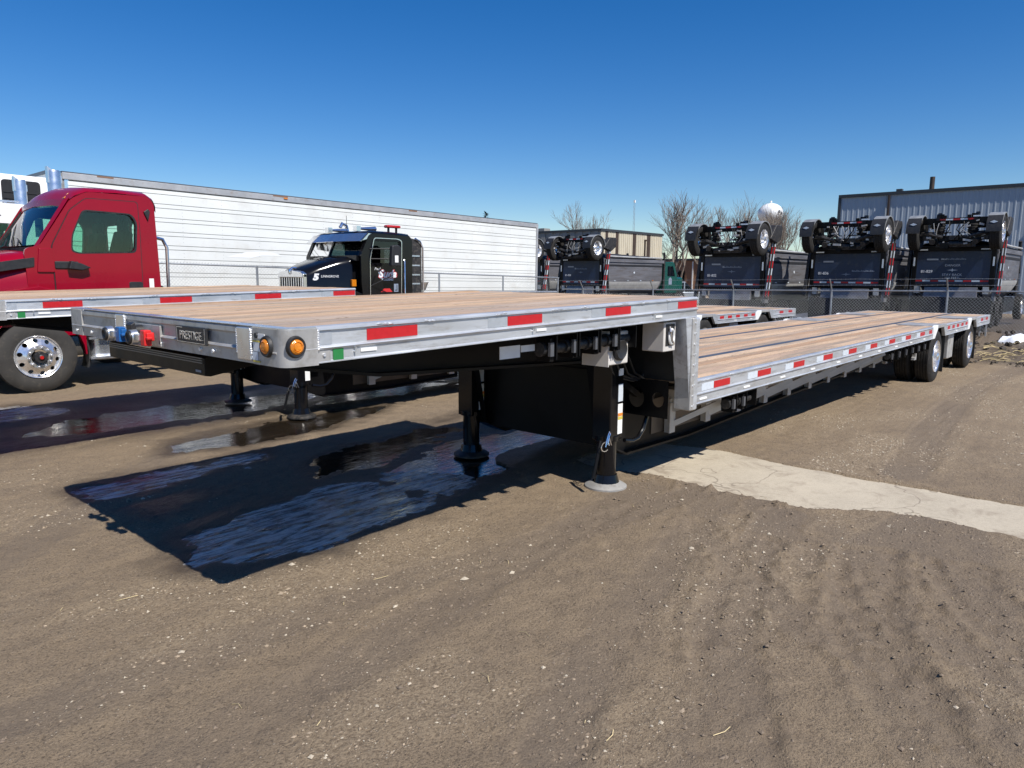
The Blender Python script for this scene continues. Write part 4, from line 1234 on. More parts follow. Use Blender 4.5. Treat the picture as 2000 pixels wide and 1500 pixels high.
# cabin interior
B().box(1.75 - RX, 2.05 - RX, .08, Wc - .08, 1.6, 2.04).make('dashboard', M['interior'], RT, bevel=.04)
for y in (.45, 1.55):
    s_ = B().prism(rounded([(2.55 - RX, 1.4), (2.95 - RX, 1.4), (3.18 - RX, 2.35), (3.06 - RX, 2.40), (2.86 - RX, 1.75), (2.5 - RX, 1.70)], .05), 'y', y, y + .5).box(3.06 - RX, 3.16 - RX, y + .12, y + .38, 2.36, 2.56)
    s_.make('seat', M['interior'], RT, bevel=.02)
B().lathe([(.19, -.012), (.21, 0), (.19, .012), (.175, 0)], (2.22 - RX, .62, 1.98), 'x', 24, closed=True).make('steering_wheel', M['interior'], RT)
B().box(1.7 - RX, 3.3 - RX, .06, Wc - .06, 1.2, 1.35).make('cab_floor', M['interior'], RT)
B().box(2.2 - RX, 3.3 - RX, .06, Wc - .06, 2.78, 2.80).make('headliner', M['interior'], RT)
# hood and fender
hs = []
for x, z, zs, w in ((1.66, 2.03, 1.80, .02), (1.3, 1.98, 1.72, .06), (.9, 1.90, 1.62, .12), (.55, 1.78, 1.52, .17), (.30, 1.60, 1.42, .22), (.22, 1.2, 1.2, .26)):
    hs.append([(x - RX, w, .95), (x - RX, w - .01, zs - .25), (x - RX, w + .02, zs - .02), (x - RX, w + .16, z - .05), (x - RX, w + .5, z), (x - RX, Wc / 2, z + .03), (x - RX, Wc - w - .5, z), (x - RX, Wc - w - .16, z - .05), (x - RX, Wc - w - .02, zs - .02), (x - RX, Wc - w + .01, zs - .25), (x - RX, Wc - w, .95)])
B().loft(hs, closed=False).make('hood', M['redpaint'], RT, smooth=50)
for far in (0, 1):
    Y = (lambda y: Wc - y) if far else (lambda y: y)
    arc = [(1.57 - RX + .62 * math.cos(t), .50 + .62 * math.sin(t)) for t in [math.pi * k / 14 for k in range(15)]]
    outl = [(1.62 - RX + .60, .72)] + arc + [(.72 - RX, .50), (.40 - RX, .62), (.30 - RX, 1.15), (.9 - RX, 1.40), (1.35 - RX, 1.60), (1.88 - RX - .02, 1.62), (1.88 - RX, .72)]
    a2, b2 = sorted((Y(-.035), Y(.05)))
    outl = arc[::-1] + [(1.88 - RX, .55), (1.88 - RX, 1.46), (1.66 - RX, 1.52), (1.25 - RX, 1.46), (.75 - RX, 1.36), (.35 - RX, 1.10), (.35 - RX, .55)][::1]
    outl = [(1.57 - RX - .62, .50)] + [(x, z) for x, z in arc[::-1]][1:] + [(1.88 - RX + .33, .50), (1.88 - RX + .33, .9), (1.88 - RX, 1.0), (1.88 - RX, 1.46), (1.66 - RX, 1.52), (1.25 - RX, 1.46), (.75 - RX, 1.36), (.35 - RX, 1.10), (.35 - RX, .50)]
    B().prism(outl, 'y', a2, b2).make('fender', M['redpaint'], RT, smooth=40, bevel=.02)
    B().prism(rounded(rel([(.6, 1.62), (1.63, 1.80), (1.64, 1.93), (.9, 1.80)]), .02), 'y', *sorted((Y(-.02 + .02), Y(.10)))).make('hood_vent', M['trim'], RT, bevel=.008)
    B().prism(rounded(rel([(1.66, 1.72), (1.88, 1.72), (1.90, 2.06), (1.70, 2.06)]), .02), 'y', *sorted((Y(-.01), Y(.05)))).make('cowl_panel', M['redpaint'], RT, bevel=.008)
B().box(.10 - RX, .28 - RX, .05, Wc - .05, .35, .85).make('bumper', M['redpaint'], RT, bevel=.05)
B().box(.2 - RX, .26 - RX, .55, Wc - .55, .9, 1.7).make('grille', M['trim'], RT)
# running gear
stm = tyre_mesh(.515, .29, M['rubber_grey'], grooves=3)
srm = rim_convex(.515).mesh('rim', M['wheel_alu'])
hubc = B().cyl((0, -.05, 0), (0, -.135, 0), .085, .078, 20).ell((0, -.135, 0), (.045, .02, .045)).mesh('hub_cap', M['trim'])
hubr = B().cyl((0, -.14, 0), (0, -.160, 0), .028, .024, 14).mesh('hub_cap', M['lens_red'])
for far in (0, 1):
    o = inst('wheel', stm, RT, (0, Wc + .02 if far else -.02, .515), rot=(0, .2, math.pi if far else 0))
    ri = inst('rim', srm, o); inst('hub_cap', hubc, o); inst('hub_cap', hubr, o)
drm = rim_dished(.515).mesh('rim', M['wheel_alu'])
for xw in (4.6, 5.95):
    for far in (0, 1):
        for y, outer in ((-.05, 1), (.30, 0)):
            o = inst('wheel', stm, RT, (xw - RX + .0, Wc - y if far else y, .515), rot=(0, 0, math.pi if far else 0))
            if outer: inst('rim', drm, o)
for y in (.72, Wc - .80): B().box(.35 - RX, 7.0 - RX, y, y + .08, .72, 1.0).make('frame_rail', M['black'], RT)
B().cyl((0, .2, .5), (0, Wc - .2, .5), .07).make('front_axle', M['darksteel'], RT)
arc = [(.62 * math.cos(t), .50 + .60 * math.sin(t)) for t in [-.45 + .9 * k / 8 + .10 for k in range(9)]]
B().prism([(x + .06, z) for x, z in arc] + [(x + .09, z) for x, z in arc[::-1]], 'y', .05, .30).make('mud_flap', M['flap'], RT)
B().box(2.3 - RX, 3.5 - RX, .06, .5, .38, .95).make('fuel_tank', M['alu_bright'], RT, bevel=.12, seg=4)
for z in (.42, .72): B().box(2.25 - RX, 3.4 - RX, -.02, .18, z, z + .03).make('cab_step', M['alu_bright'], RT)
B().tube([(3.33 - RX, .06, 2.28), (3.46 - RX, .06, 2.25), (3.52 - RX, .06, 2.12), (3.50 - RX, .06, 1.2)], .028, 8).make('grab_rail', M['chrome'], RT)
b = B(); b.tube([(3.40 - RX + .03 * math.sin(k * 1.9), .45 + .03 * math.cos(k * 1.9), 1.85 - k * .009) for k in range(64)], .012, 5)
b.tube([(3.48 - RX, .5, 1.55), (3.62 - RX, .55, 1.48), (3.66 - RX, .6, 1.2)], .014, 6)
b.make('air_hose', M['trim'], RT)
for far in (0, 1):
    for xw in (4.6, 5.95):
        pass

# ------------------------------------------------------------------ black conventional truck (faces -x)
KX, KY = 8.0, 11.0
KT = thing('black_truck', 'black long-nosed semi truck with chrome grille and the number 5 on its hood', 'truck', (KX, KY, -.03))
k_ = lambda pts: [(x - KX, z + .03) for x, z in pts]
Kw = 2.25
hs = []
for x, z, w in ((7.52, 1.74, .62), (7.58, 1.81, .60), (7.85, 1.92, .52), (8.25, 2.05, .40), (8.55, 2.12, .31), (8.78, 2.13, .27)):
    z += .03
    hs.append([(x - KX, w, 1.0), (x - KX, w, z - .16), (x - KX, w + .05, z - .04), (x - KX, w + .16, z), (x - KX, Kw / 2, z + .03), (x - KX, Kw - w - .16, z), (x - KX, Kw - w - .05, z - .04), (x - KX, Kw - w, z - .16), (x - KX, Kw - w, 1.0)])
B().loft(hs, closed=False).make('hood', M['blackgloss'], KT, smooth=50)
B().box(7.52 - KX, 7.56 - KX, .64, Kw - .64, .75, 1.74).make('grille_back', M['interior'], KT)
for y0, y1, z0_, z1_ in ((.60, .68, .75, 1.76), (Kw - .68, Kw - .60, .75, 1.76)): B().box(7.46 - KX, 7.56 - KX, y0, y1, z0_, z1_).make('grille_shell', M['chrome'], KT, bevel=.02)
B().prism([(.60, 1.66), (Kw - .60, 1.66), (Kw - .60, 1.75), (Kw - .70, 1.80), (Kw / 2, 1.83), (.70, 1.80), (.60, 1.75)], 'x', 7.45 - KX, 7.56 - KX).make('grille_shell', M['chrome'], KT, bevel=.02)
for k in range(9):
    y = .74 + (Kw - 1.48) * k / 8
    B().box(7.475 - KX, 7.52 - KX, y - .018, y + .018, .78, 1.67).make('grille_bar', M['chrome'], KT, bevel=.006)
B().tube([(7.45 - KX, Kw / 2, 1.74), (7.43 - KX, Kw / 2, 1.82), (7.52 - KX, Kw / 2, 1.88), (7.62 - KX, Kw / 2, 1.87)], .03, 8).make('hood_ornament', M['chrome'], KT)
B().box(7.3 - KX, 7.45 - KX, .0, Kw, .45, .85).make('bumper', M['chrome'], KT, bevel=.03)
for far in (0, 1):
    Y = (lambda y: Kw - y) if far else (lambda y: y)
    arc = [(8.35 - KX + .66 * math.cos(t), .58 + .80 * math.sin(t)) for t in [math.pi * k / 14 for k in range(15)]]
    arc2 = [(8.35 - KX + .58 * math.cos(t), .55 + .68 * math.sin(t)) for t in [math.pi * k / 14 for k in range(15)]]
    B().prism(arc + arc2[::-1], 'y', *sorted((Y(.02), Y(.50)))).make('fender', M['blackgloss'], KT, smooth=50, bevel=.02)
    B().box(8.52 - KX, 8.64 - KX, *sorted((Y(.235), Y(.30))), 1.46, 1.62).make('turn_lamp', M['amber'], KT, bevel=.01)
    o = inst('wheel', stm, KT, (8.35 - KX, Kw - .03 if far else .03, .515), rot=(0, 0, math.pi if far else 0)); inst('rim', srm, o)
    B().cyl((7.55 - KX, Y(.40), 1.1), (7.75 - KX, Y(.40), 1.1), .11).make('headlamp', M['chrome'], KT)
k_out = rounded(k_([(8.70, .75), (10.14, .75), (10.16, 2.50), (10.06, 2.64), (9.0, 2.66), (8.86, 2.62), (8.62, 2.16), (8.62, 1.5)]), .06)
k_win = rounded(k_([(8.90, 1.98), (8.98, 2.48), (9.76, 2.48), (9.77, 1.98)]), .05)
k_door = rounded(k_([(8.83, 1.0), (9.78, 1.0), (9.82, 2.52), (9.70, 2.56), (8.98, 2.56), (8.85, 2.05)]), .07)
for far in (0, 1):
    Y = (lambda y: Kw - y) if far else (lambda y: y)
    cab_side(k_out, k_win, *sorted((Y(.01), Y(.06))), 'cab_side', M['blackgloss'], KT)
    cx = sum(q[0] for q in k_win) / len(k_win); cz = sum(q[1] for q in k_win) / len(k_win)
    big = [(cx + (x - cx) * 1.05, cz + (z - cz) * 1.06) for x, z in k_win]
    d = cab_side(k_door, big, *sorted((Y(-.008), Y(.008))), 'door', M['blackgloss'], KT, bevel=.004)
    B().prism(k_win, 'y', *sorted((Y(.03), Y(.035)))).make('window', M['glass_dark'], d, smooth=0)
    O_, I_ = k_door, [(sum(q[0] for q in k_door) / len(k_door) + (x - sum(q[0] for q in k_door) / len(k_door)) * .965, sum(q[1] for q in k_door) / len(k_door) + (z - sum(q[1] for q in k_door) / len(k_door)) * .975) for x, z in k_door]
    g = B(); holed(g, O_, I_, 'y', *sorted((Y(-.018), Y(-.006)))); g.make('door_trim', M['chrome'], d)
    B().tube([(9.86 - KX, Y(-.02), 2.10), (9.86 - KX, Y(-.05), 2.06), (9.86 - KX, Y(-.05), 1.1)], .018, 8).make('grab_rail', M['chrome'], KT)
    B().prism(rounded(k_([(9.16, 1.90), (9.46, 1.90), (9.48, 2.32), (9.40, 2.40), (9.20, 2.38)]), .04), 'y', *sorted((Y(-.42), Y(-.30)))).make('mirror', M['trim'], KT, bevel=.03)
    b = B()
    for z in (1.72, 2.10, 2.33): b.tube([(8.86 - KX, Y(.0), z - .25 if z < 2 else z), (9.25 - KX, Y(-.33), z)], .014, 6)
    b.make('mirror_bracket', M['trim'], KT)
# roof and back
secs = []
for y, dz in ((.01, 0), (.06, .04), (.25, .07), (Kw / 2, .085), (Kw - .25, .07), (Kw - .06, .04), (Kw - .01, 0)):
    secs.append([(x - KX, y, z + .03 + dz) for x, z in ((8.84, 2.55), (8.90, 2.63), (9.1, 2.66), (9.6, 2.66), (10.06, 2.64), (10.14, 2.58), (10.16, 2.48))])
B().loft(secs, closed=False).make('roof', M['blackgloss'], KT, smooth=60)
b = B(); holed(b, [(.06, .8), (Kw - .06, .8), (Kw - .06, 2.6), (.06, 2.6)], rounded([(.45, 2.02), (Kw - .45, 2.02), (Kw - .45, 2.42), (.45, 2.42)], .06), 'x', 10.10 - KX, 10.14 - KX)
b.make('back_wall', M['blackgloss'], KT)
for y0, y1 in ((.12, Kw / 2 - .02), (Kw / 2 + .02, Kw - .12)):
    a = [(8.63 - KX if abs(y - Kw / 2) > .5 else 8.52 - KX, y) for y in (y0, y1)]
    B().add([(a[0][0], y0, 2.17), (a[1][0], y1, 2.17), (a[1][0] + .22, y1, 2.60), (a[0][0] + .22, y0, 2.60)], [(0, 1, 2, 3)]).make('windscreen', M['glass'], KT, smooth=0)
for y in (.10, Kw / 2, Kw - .10):
    xx = 8.63 - KX if abs(y - Kw / 2) > .5 else 8.52 - KX
    B().bar((xx, y, 2.15), (xx + .22, y, 2.62), .05, .05, (0, 1, 0)).make('screen_pillar', M['blackgloss'], KT)
B().box(8.55 - KX, 8.80 - KX, .1, Kw - .1, 2.05, 2.175).make('cowl', M['blackgloss'], KT)
vis = [(.02, 8.62, 8.83), (.45, 8.50, 8.74), (Kw / 2, 8.44, 8.68), (Kw - .45, 8.50, 8.74), (Kw - .02, 8.62, 8.83)]
for (ya, xa, xb), (yb, xc, xd) in zip(vis[:-1], vis[1:]):
    B().loft([[(xa - KX, ya, 2.50), (xb - KX, ya, 2.69), (xb - KX + .02, ya, 2.68), (xa - KX + .02, ya, 2.49)], [(xc - KX, yb, 2.50), (xd - KX, yb, 2.69), (xd - KX + .02, yb, 2.68), (xc - KX + .02, yb, 2.49)]]).make('sun_visor', M['chrome'], KT, smooth=0)
for sgn in (0, 1):
    yy = .02 if not sgn else Kw - .02
    B().add([(8.62 - KX, yy, 2.50), (8.83 - KX, yy, 2.69), (9.05 - KX, yy, 2.66), (8.80 - KX, yy, 2.55)], [(0, 1, 2, 3)]).make('visor_wing', M['chrome'], KT, smooth=0)
for y in (.6, Kw - .5): B().tube([(9.0 - KX, y, 2.82), (9.5 - KX, y, 2.83)], .025, 8, 2.4).box(8.90 - KX, 9.02 - KX, y - .07, y + .07, 2.76, 2.88).make('air_horn', M['chrome'], KT)
B().tube([(9.55 - KX, 1.75, 2.7), (9.48 - KX, 1.75, 2.95), (9.36 - KX, 1.75, 3.0), (9.30 - KX, 1.75, 2.9)], .045, 8).make('intake_pipe', M['chrome'], KT)
B().cyl((9.1 - KX, 1.2, 2.7), (9.1 - KX, 1.2, 3.15), .006).make('aerial', M['trim'], KT)
bc = B().box(9.62 - KX, 9.66 - KX, .25, .29, 2.6, 2.85).box(9.86 - KX, 9.90 - KX, .25, .29, 2.6, 2.85).make('beacon_post', M['trim'], KT)
B().box(9.55 - KX, 9.97 - KX, .19, .35, 2.85, 2.92).make('beacon', M['lens_red'], KT, bevel=.03)
# cab extender behind the door, sleeper side fairing with ribs
B().prism(rounded(k_([(10.17, .9), (10.52, .9), (10.52, 2.42), (10.40, 2.56), (10.17, 2.60)]), .06), 'y', .08, .14).make('cab_extender', M['darksteel'], KT, bevel=.01)
for z in (1.5, 1.72, 1.95, 2.18): B().box(10.19 - KX, 10.45 - KX, .068, .08, z, z + .035).make('extender_rib', M['alu_bright'], KT)
B().tube([(10.30 - KX, .06, 2.62), (10.46 - KX, .06, 2.55), (10.54 - KX, .06, 2.40), (10.54 - KX, .06, .95)], .025, 8).make('extender_edge', M['chrome'], KT)
B().cyl((10.75 - KX, .5, 1.35), (10.75 - KX, .5, 1.55), .20, .28, 16).make('air_cleaner', M['alu_bright'], KT)
for y in (.7, Kw - .8): B().box(7.2 - KX, 13.6 - KX, y, y + .09, .72, 1.0).make('frame_rail', M['black'], KT)
for xw in (11.6, 12.95):
    for far in (0, 1):
        for y in (-.03, .32): inst('wheel', stm, KT, (xw - KX, Kw - y if far else y, .5), rot=(0, 0, math.pi if far else 0))
B().box(9.0 - KX, 10.0 - KX, .06, .5, .4, .95).make('fuel_tank', M['chrome'], KT, bevel=.12, seg=4)
for y in (.4, 1.4): B().box(9.5 - KX, 9.62 - KX, y, y + .45, 1.4, 2.35).make('seat', M['interior'], KT, bevel=.03)
B().box(8.75 - KX, 10.1 - KX, .06, Kw - .06, 1.1, 1.25).make('cab_floor', M['interior'], KT)
B().box(9.26 - KX, 9.36 - KX, -.426, -.42, 2.02, 2.18).make('mirror_sticker', M['sticker'], KT)
yl = -.010
text('5', .19, KT, M['print_white'], (7.74 - KX, .545, 1.67), (1, -.33, 0), (0, 0, 1), 'number_lettering', .002, .2, bold=.012, sx=1.25)
text('LINNGROVE', .075, KT, M['print_white'], (8.06 - KX, .448, 1.69), (1, -.30, .0), (0, 0, 1), 'town_lettering', .001, .1)
text('Fred', .09, KT, M['print_white'], (9.06 - KX, yl, 1.87), (1, 0, 0), (0, 0, 1), 'door_lettering', .001, .3)
text('Suda', .24, KT, M['print_red'], (9.355 - KX, yl, 1.745), (1, 0, 0), (0, 0, 1), 'door_lettering', .001, .35, bold=.022, sx=1.15)
text('Suda', .24, KT, M['print_white'], (9.35 - KX, yl - .003, 1.75), (1, 0, 0), (0, 0, 1), 'door_lettering', .001, .35, bold=.009, sx=1.15)
text('TRUCKING', .07, KT, M['print_white'], (9.35 - KX, yl, 1.62), (1, 0, 0), (0, 0, 1), 'door_lettering', .001, .2, bold=.003)
b = B(); b.prism([(9.08 - KX, 1.80), (9.14 - KX, 1.80), (9.2 - KX, 1.66), (9.40 - KX, 1.655), (9.40 - KX, 1.64), (9.16 - KX, 1.64)], 'y', yl - .002, yl); b.make('door_emblem', M['print_grey'], KT)
B().box(9.55 - KX, 9.68 - KX, yl - .003, yl, 1.33, 1.52).make('door_sticker', M['print_grey'], KT)
b = B()
b.prism([(9.58 - KX, 1.36), (9.65 - KX, 1.36), (9.65 - KX, 1.49), (9.63 - KX, 1.49), (9.63 - KX, 1.38), (9.58 - KX, 1.38)], 'y', yl - .005, yl - .003); b.make('door_sticker', M['trim'], KT)
B().prism(k_([(9.15, 1.30), (9.25, 1.38), (9.42, 1.38), (9.50, 1.30)]), 'y', yl - .002, yl).make('door_emblem', M['print_red'], KT)

# ------------------------------------------------------------------ long white refrigerated trailer
FX, FY = 3.75, 15.5
SLP = -.013
FT = thing('refrigerated_trailer', 'long white refrigerated box trailer with ribbed side behind the chain-link fence', 'trailer', (FX, FY, 0))
FT.rotation_euler = (0, -SLP, 0)
FL, FW = 16.6, 2.55
z = 1.10; k = 0
while z < 3.73:
    h = .222 if k % 2 == 0 else .095
    h = min(h, 3.75 - z)
    for y0, y1 in ((0, .03), (FW - .03, FW)):
        B().box(.30, FL - .06, y0, y1, z + .003, z + h - .003).make('side_panel', M['reefer'], FT, bevel=.004, seg=1)
    z += h + .006; k += 1
B().box(.1, FL - .04, .012, FW - .012, 1.0, 3.88).make('box_core', M['groove'], FT, smooth=0)
for y0, y1 in ((-.02, .05), (FW - .05, FW + .02)):
    B().box(.20, FL, y0, y1, 3.75, 3.90).make('top_rail', M['reefer_rail'], FT, bevel=.012)
    B().box(.20, FL, y0, y1, .88, 1.10).make('bottom_rail', M['reefer_rail'], FT, bevel=.01)
for k in range(13):
    x = .9 + k * 1.25
    B().box(x, x + .45, -.024, -.020, 1.0, 1.05).make('reflector_tape', M['red_tape'], FT); B().box(x + .46, x + .75, -.024, -.020, 1.0, 1.05).make('reflector_tape', M['white_tape'], FT)
for k in range(int(FL / 1.02)):
    b = B()
    for j in range(28): b.box(.75 + k * 1.02, .762 + k * 1.02, -.004, .0, 1.15 + j * .09, 1.162 + j * .09)
    rv = b.make('rivet_line', M['reefer_rail'], FT, smooth=0)
B().box(.2, FL, -.015, FW + .015, 3.895, 3.925).make('roof', M['strip'], FT)
B().box(FL - .05, FL + .05, -.025, FW + .025, .88, 3.90).make('rear_frame', M['reefer_rail'], FT, bevel=.015)
arc = [(.32 - .28 * math.sin(t), .28 - .28 * math.cos(t)) for t in [math.pi / 2 * k / 10 for k in range(11)]]
for far in (0, 1):
    pl = arc + [(x + (.02 if i > 5 else 0), y + .02) for i, (x, y) in list(enumerate(arc))[::-1]]
    if far: pl = [(x, FW - y) for x, y in pl]
    B().prism(pl, 'z', .9, 3.89).make('front_corner', M['chrome'], FT, smooth=60)
B().box(.03, .10, .26, FW - .26, .9, 3.88).make('front_wall', M['reefer'], FT)
b = B().prism(rounded([(.28, 1.75), (FW - .35, 1.75), (FW - .35, 3.79), (.28, 3.79)], .15), 'x', -.94, .03)
ru = b.make('cooling_unit', M['white'], FT, bevel=.05, seg=3)
b = B()
holed(b, rounded([(.30, 2.55), (FW - .37, 2.55), (FW - .37, 3.60), (.30, 3.60)], .12), rounded([(.42, 2.62), (FW - .48, 2.62), (FW - .48, 3.50), (.42, 3.50)], .12), 'x', -.98, -.93)
b.make('grille_frame', M['white'], ru)
B().box(-.955, -.945, .40, FW - .46, 2.60, 3.52).make('grille', M['interior'], ru)
for k in range(7): B().box(-.97, -.952, .44, FW - .5, 2.68 + k * .115, 2.70 + k * .115).make('grille_slat', M['trim'], ru)
g_ = B().prism(rounded([(-.88, 2.50), (-.16, 2.50), (-.16, 3.66), (-.88, 3.66)], .08), 'y', .262, .283).make('side_grille', M['interior'], ru)
for k in range(6): B().box(-.85, -.20, .250, .262, 2.74 + k * .13, 2.752 + k * .13).make('grille_slat', M['trim'], ru)
B().box(.02, .22, .3, FW - .3, 3.88, 3.96).make('roof_lip', M['strip'], FT)
for x in (14.0, 15.25):
    for far in (0, 1): inst('wheel', stm, FT, (x, FW - .02 if far else .02, .53), rot=(0, 0, math.pi if far else 0))
for y in (.3, FW - .45): B().box(3.0, 3.15, y, y + .15, .1, .95).make('landing_leg', M['darksteel'], FT)
for x in (5.6,): B().box(x, x + .12, -.04, -.02, 3.82, 3.86).make('marker_lamp', M['amber'], FT, bevel=.008)
for k in (0, 4, 9): B().box(.9 + k * 1.02 + .3 * (k % 3), 1.25 + k * 1.02 + .4 * (k % 3), -.024, -.0205, 3.87 - .012 * (k % 2), 3.90).make('rust_stain', M['rust'], FT)
b = B().prism([(3.9, 2.19), (4.5, 2.35), (5.2, 2.36), (5.6, 2.27), (4.9, 2.26), (4.6, 2.19)], 'y', -.003, -.001); b.make('patch', M['tank'], FT)
# white tractor in front of it
WT = thing('white_truck', 'white semi truck with two tall chrome exhaust stacks, half hidden behind the red cab', 'truck', (2.4, 12.15, 0))
w_ = lambda pts: [(x - 2.4, z) for x, z in pts]
Ww = 2.2
w_out = rounded(w_([(.55, .9), (2.45, .9), (2.48, 2.70), (2.38, 2.82), (.90, 2.84), (.75, 2.75), (.45, 2.10)]), .08)
w_win = rounded(w_([(1.0, 2.0), (1.02, 2.55), (2.22, 2.55), (2.24, 2.0)]), .05)
for far in (0, 1):
    Y = (lambda y: Ww - y) if far else (lambda y: y)
    cab_side(w_out, w_win, *sorted((Y(.0), Y(.06))), 'cab_side', M['white'], WT)
    B().prism(w_win, 'y', *sorted((Y(.03), Y(.036)))).make('window', M['glass'], WT, smooth=0)
    B().box(2.10 - 2.4 - .02, 2.10 - 2.4 + .02, *sorted((Y(-.005), Y(.03))), 2.0, 2.55).make('window_post', M['alu_bright'], WT)
    b = B().lathe([(.11, 1.0), (.11, 3.48), (.10, 3.52)], (2.86 - 2.4, Y(.08), 0), 'z', 18)
    b.prism([(2.75 - 2.4, 3.58), (2.97 - 2.4, 3.42), (2.97 - 2.4, 3.30), (2.75 - 2.4, 3.30)], 'y', *sorted((Y(.02), Y(.14))))
    b.make('exhaust_stack', M['alu_bright'], WT)
secs = [[(x - 2.4, y, z + dz) for x, z in ((.74, 2.70), (.80, 2.78), (1.1, 2.84), (2.38, 2.82), (2.47, 2.72))] for y, dz in ((0, 0), (.08, .06), (.4, .10), (Ww / 2, .11), (Ww - .4, .10), (Ww - .08, .06), (Ww, 0))]
B().loft(secs, closed=False).make('roof', M['white'], WT, smooth=60)
b = B(); holed(b, [(.06, .9), (Ww - .06, .9), (Ww - .06, 2.8), (.06, 2.8)], rounded([(.35, 2.0), (Ww - .35, 2.0), (Ww - .35, 2.5), (.35, 2.5)], .06), 'x', .02, .05); b.make('back_wall', M['white'], WT)
B().add([(.46 - 2.4, .06, 2.12), (.46 - 2.4, Ww - .06, 2.12), (.77 - 2.4, Ww - .06, 2.76), (.77 - 2.4, .06, 2.76)], [(0, 1, 2, 3)]).make('windscreen', M['glass'], WT, smooth=0)
hs = [[(x - 2.4, w, .95), (x - 2.4, w, z - .15), (x - 2.4, w + .2, z), (x - 2.4, Ww - w - .2, z), (x - 2.4, Ww - w, z - .15), (x - 2.4, Ww - w, .95)] for x, z, w in ((.55, 2.1, .1), (-.4, 1.95, .3), (-1.0, 1.75, .4))]
B().loft(hs).make('hood', M['white'], WT, smooth=40)
b = B().bar((.9 - 2.4, .2, 2.93), (2.3 - 2.4, .1, 2.93), .03, .03).bar((1.2 - 2.4, .2, 2.86), (1.2 - 2.4, .2, 2.93), .03, .03).bar((2.1 - 2.4, .12, 2.86), (2.1 - 2.4, .12, 2.93), .03, .03); b.make('roof_rack', M['alu_bright'], WT)
B().tube([(2.0 - 2.4, .02, 2.68), (1.9 - 2.4, -.03, 2.66), (1.2 - 2.4, -.03, 2.67)], .015, 6).make('grab_rail', M['trim'], WT)
for y in (.6, Ww - .7): B().box(-3.2, 2.6, y, y + .09, .72, 1.0).make('frame_rail', M['black'], WT)
for xw in (-2.55, 1.2, 2.4):
    for far in (0, 1): inst('wheel', stm, WT, (xw, Ww if far else 0, .5), rot=(0, 0, math.pi if far else 0))

# ------------------------------------------------------------------ dump trucks with a booster axle folded over the tailgate (rear towards -x)
dtm = tyre_mesh(.56, .34, M['rubber'], grooves=3)
drim = rim_dished(.56).mesh('rim', M['wheel_alu'])
DTM = tyre_mesh(.53, .27, M['rubber'], grooves=3)


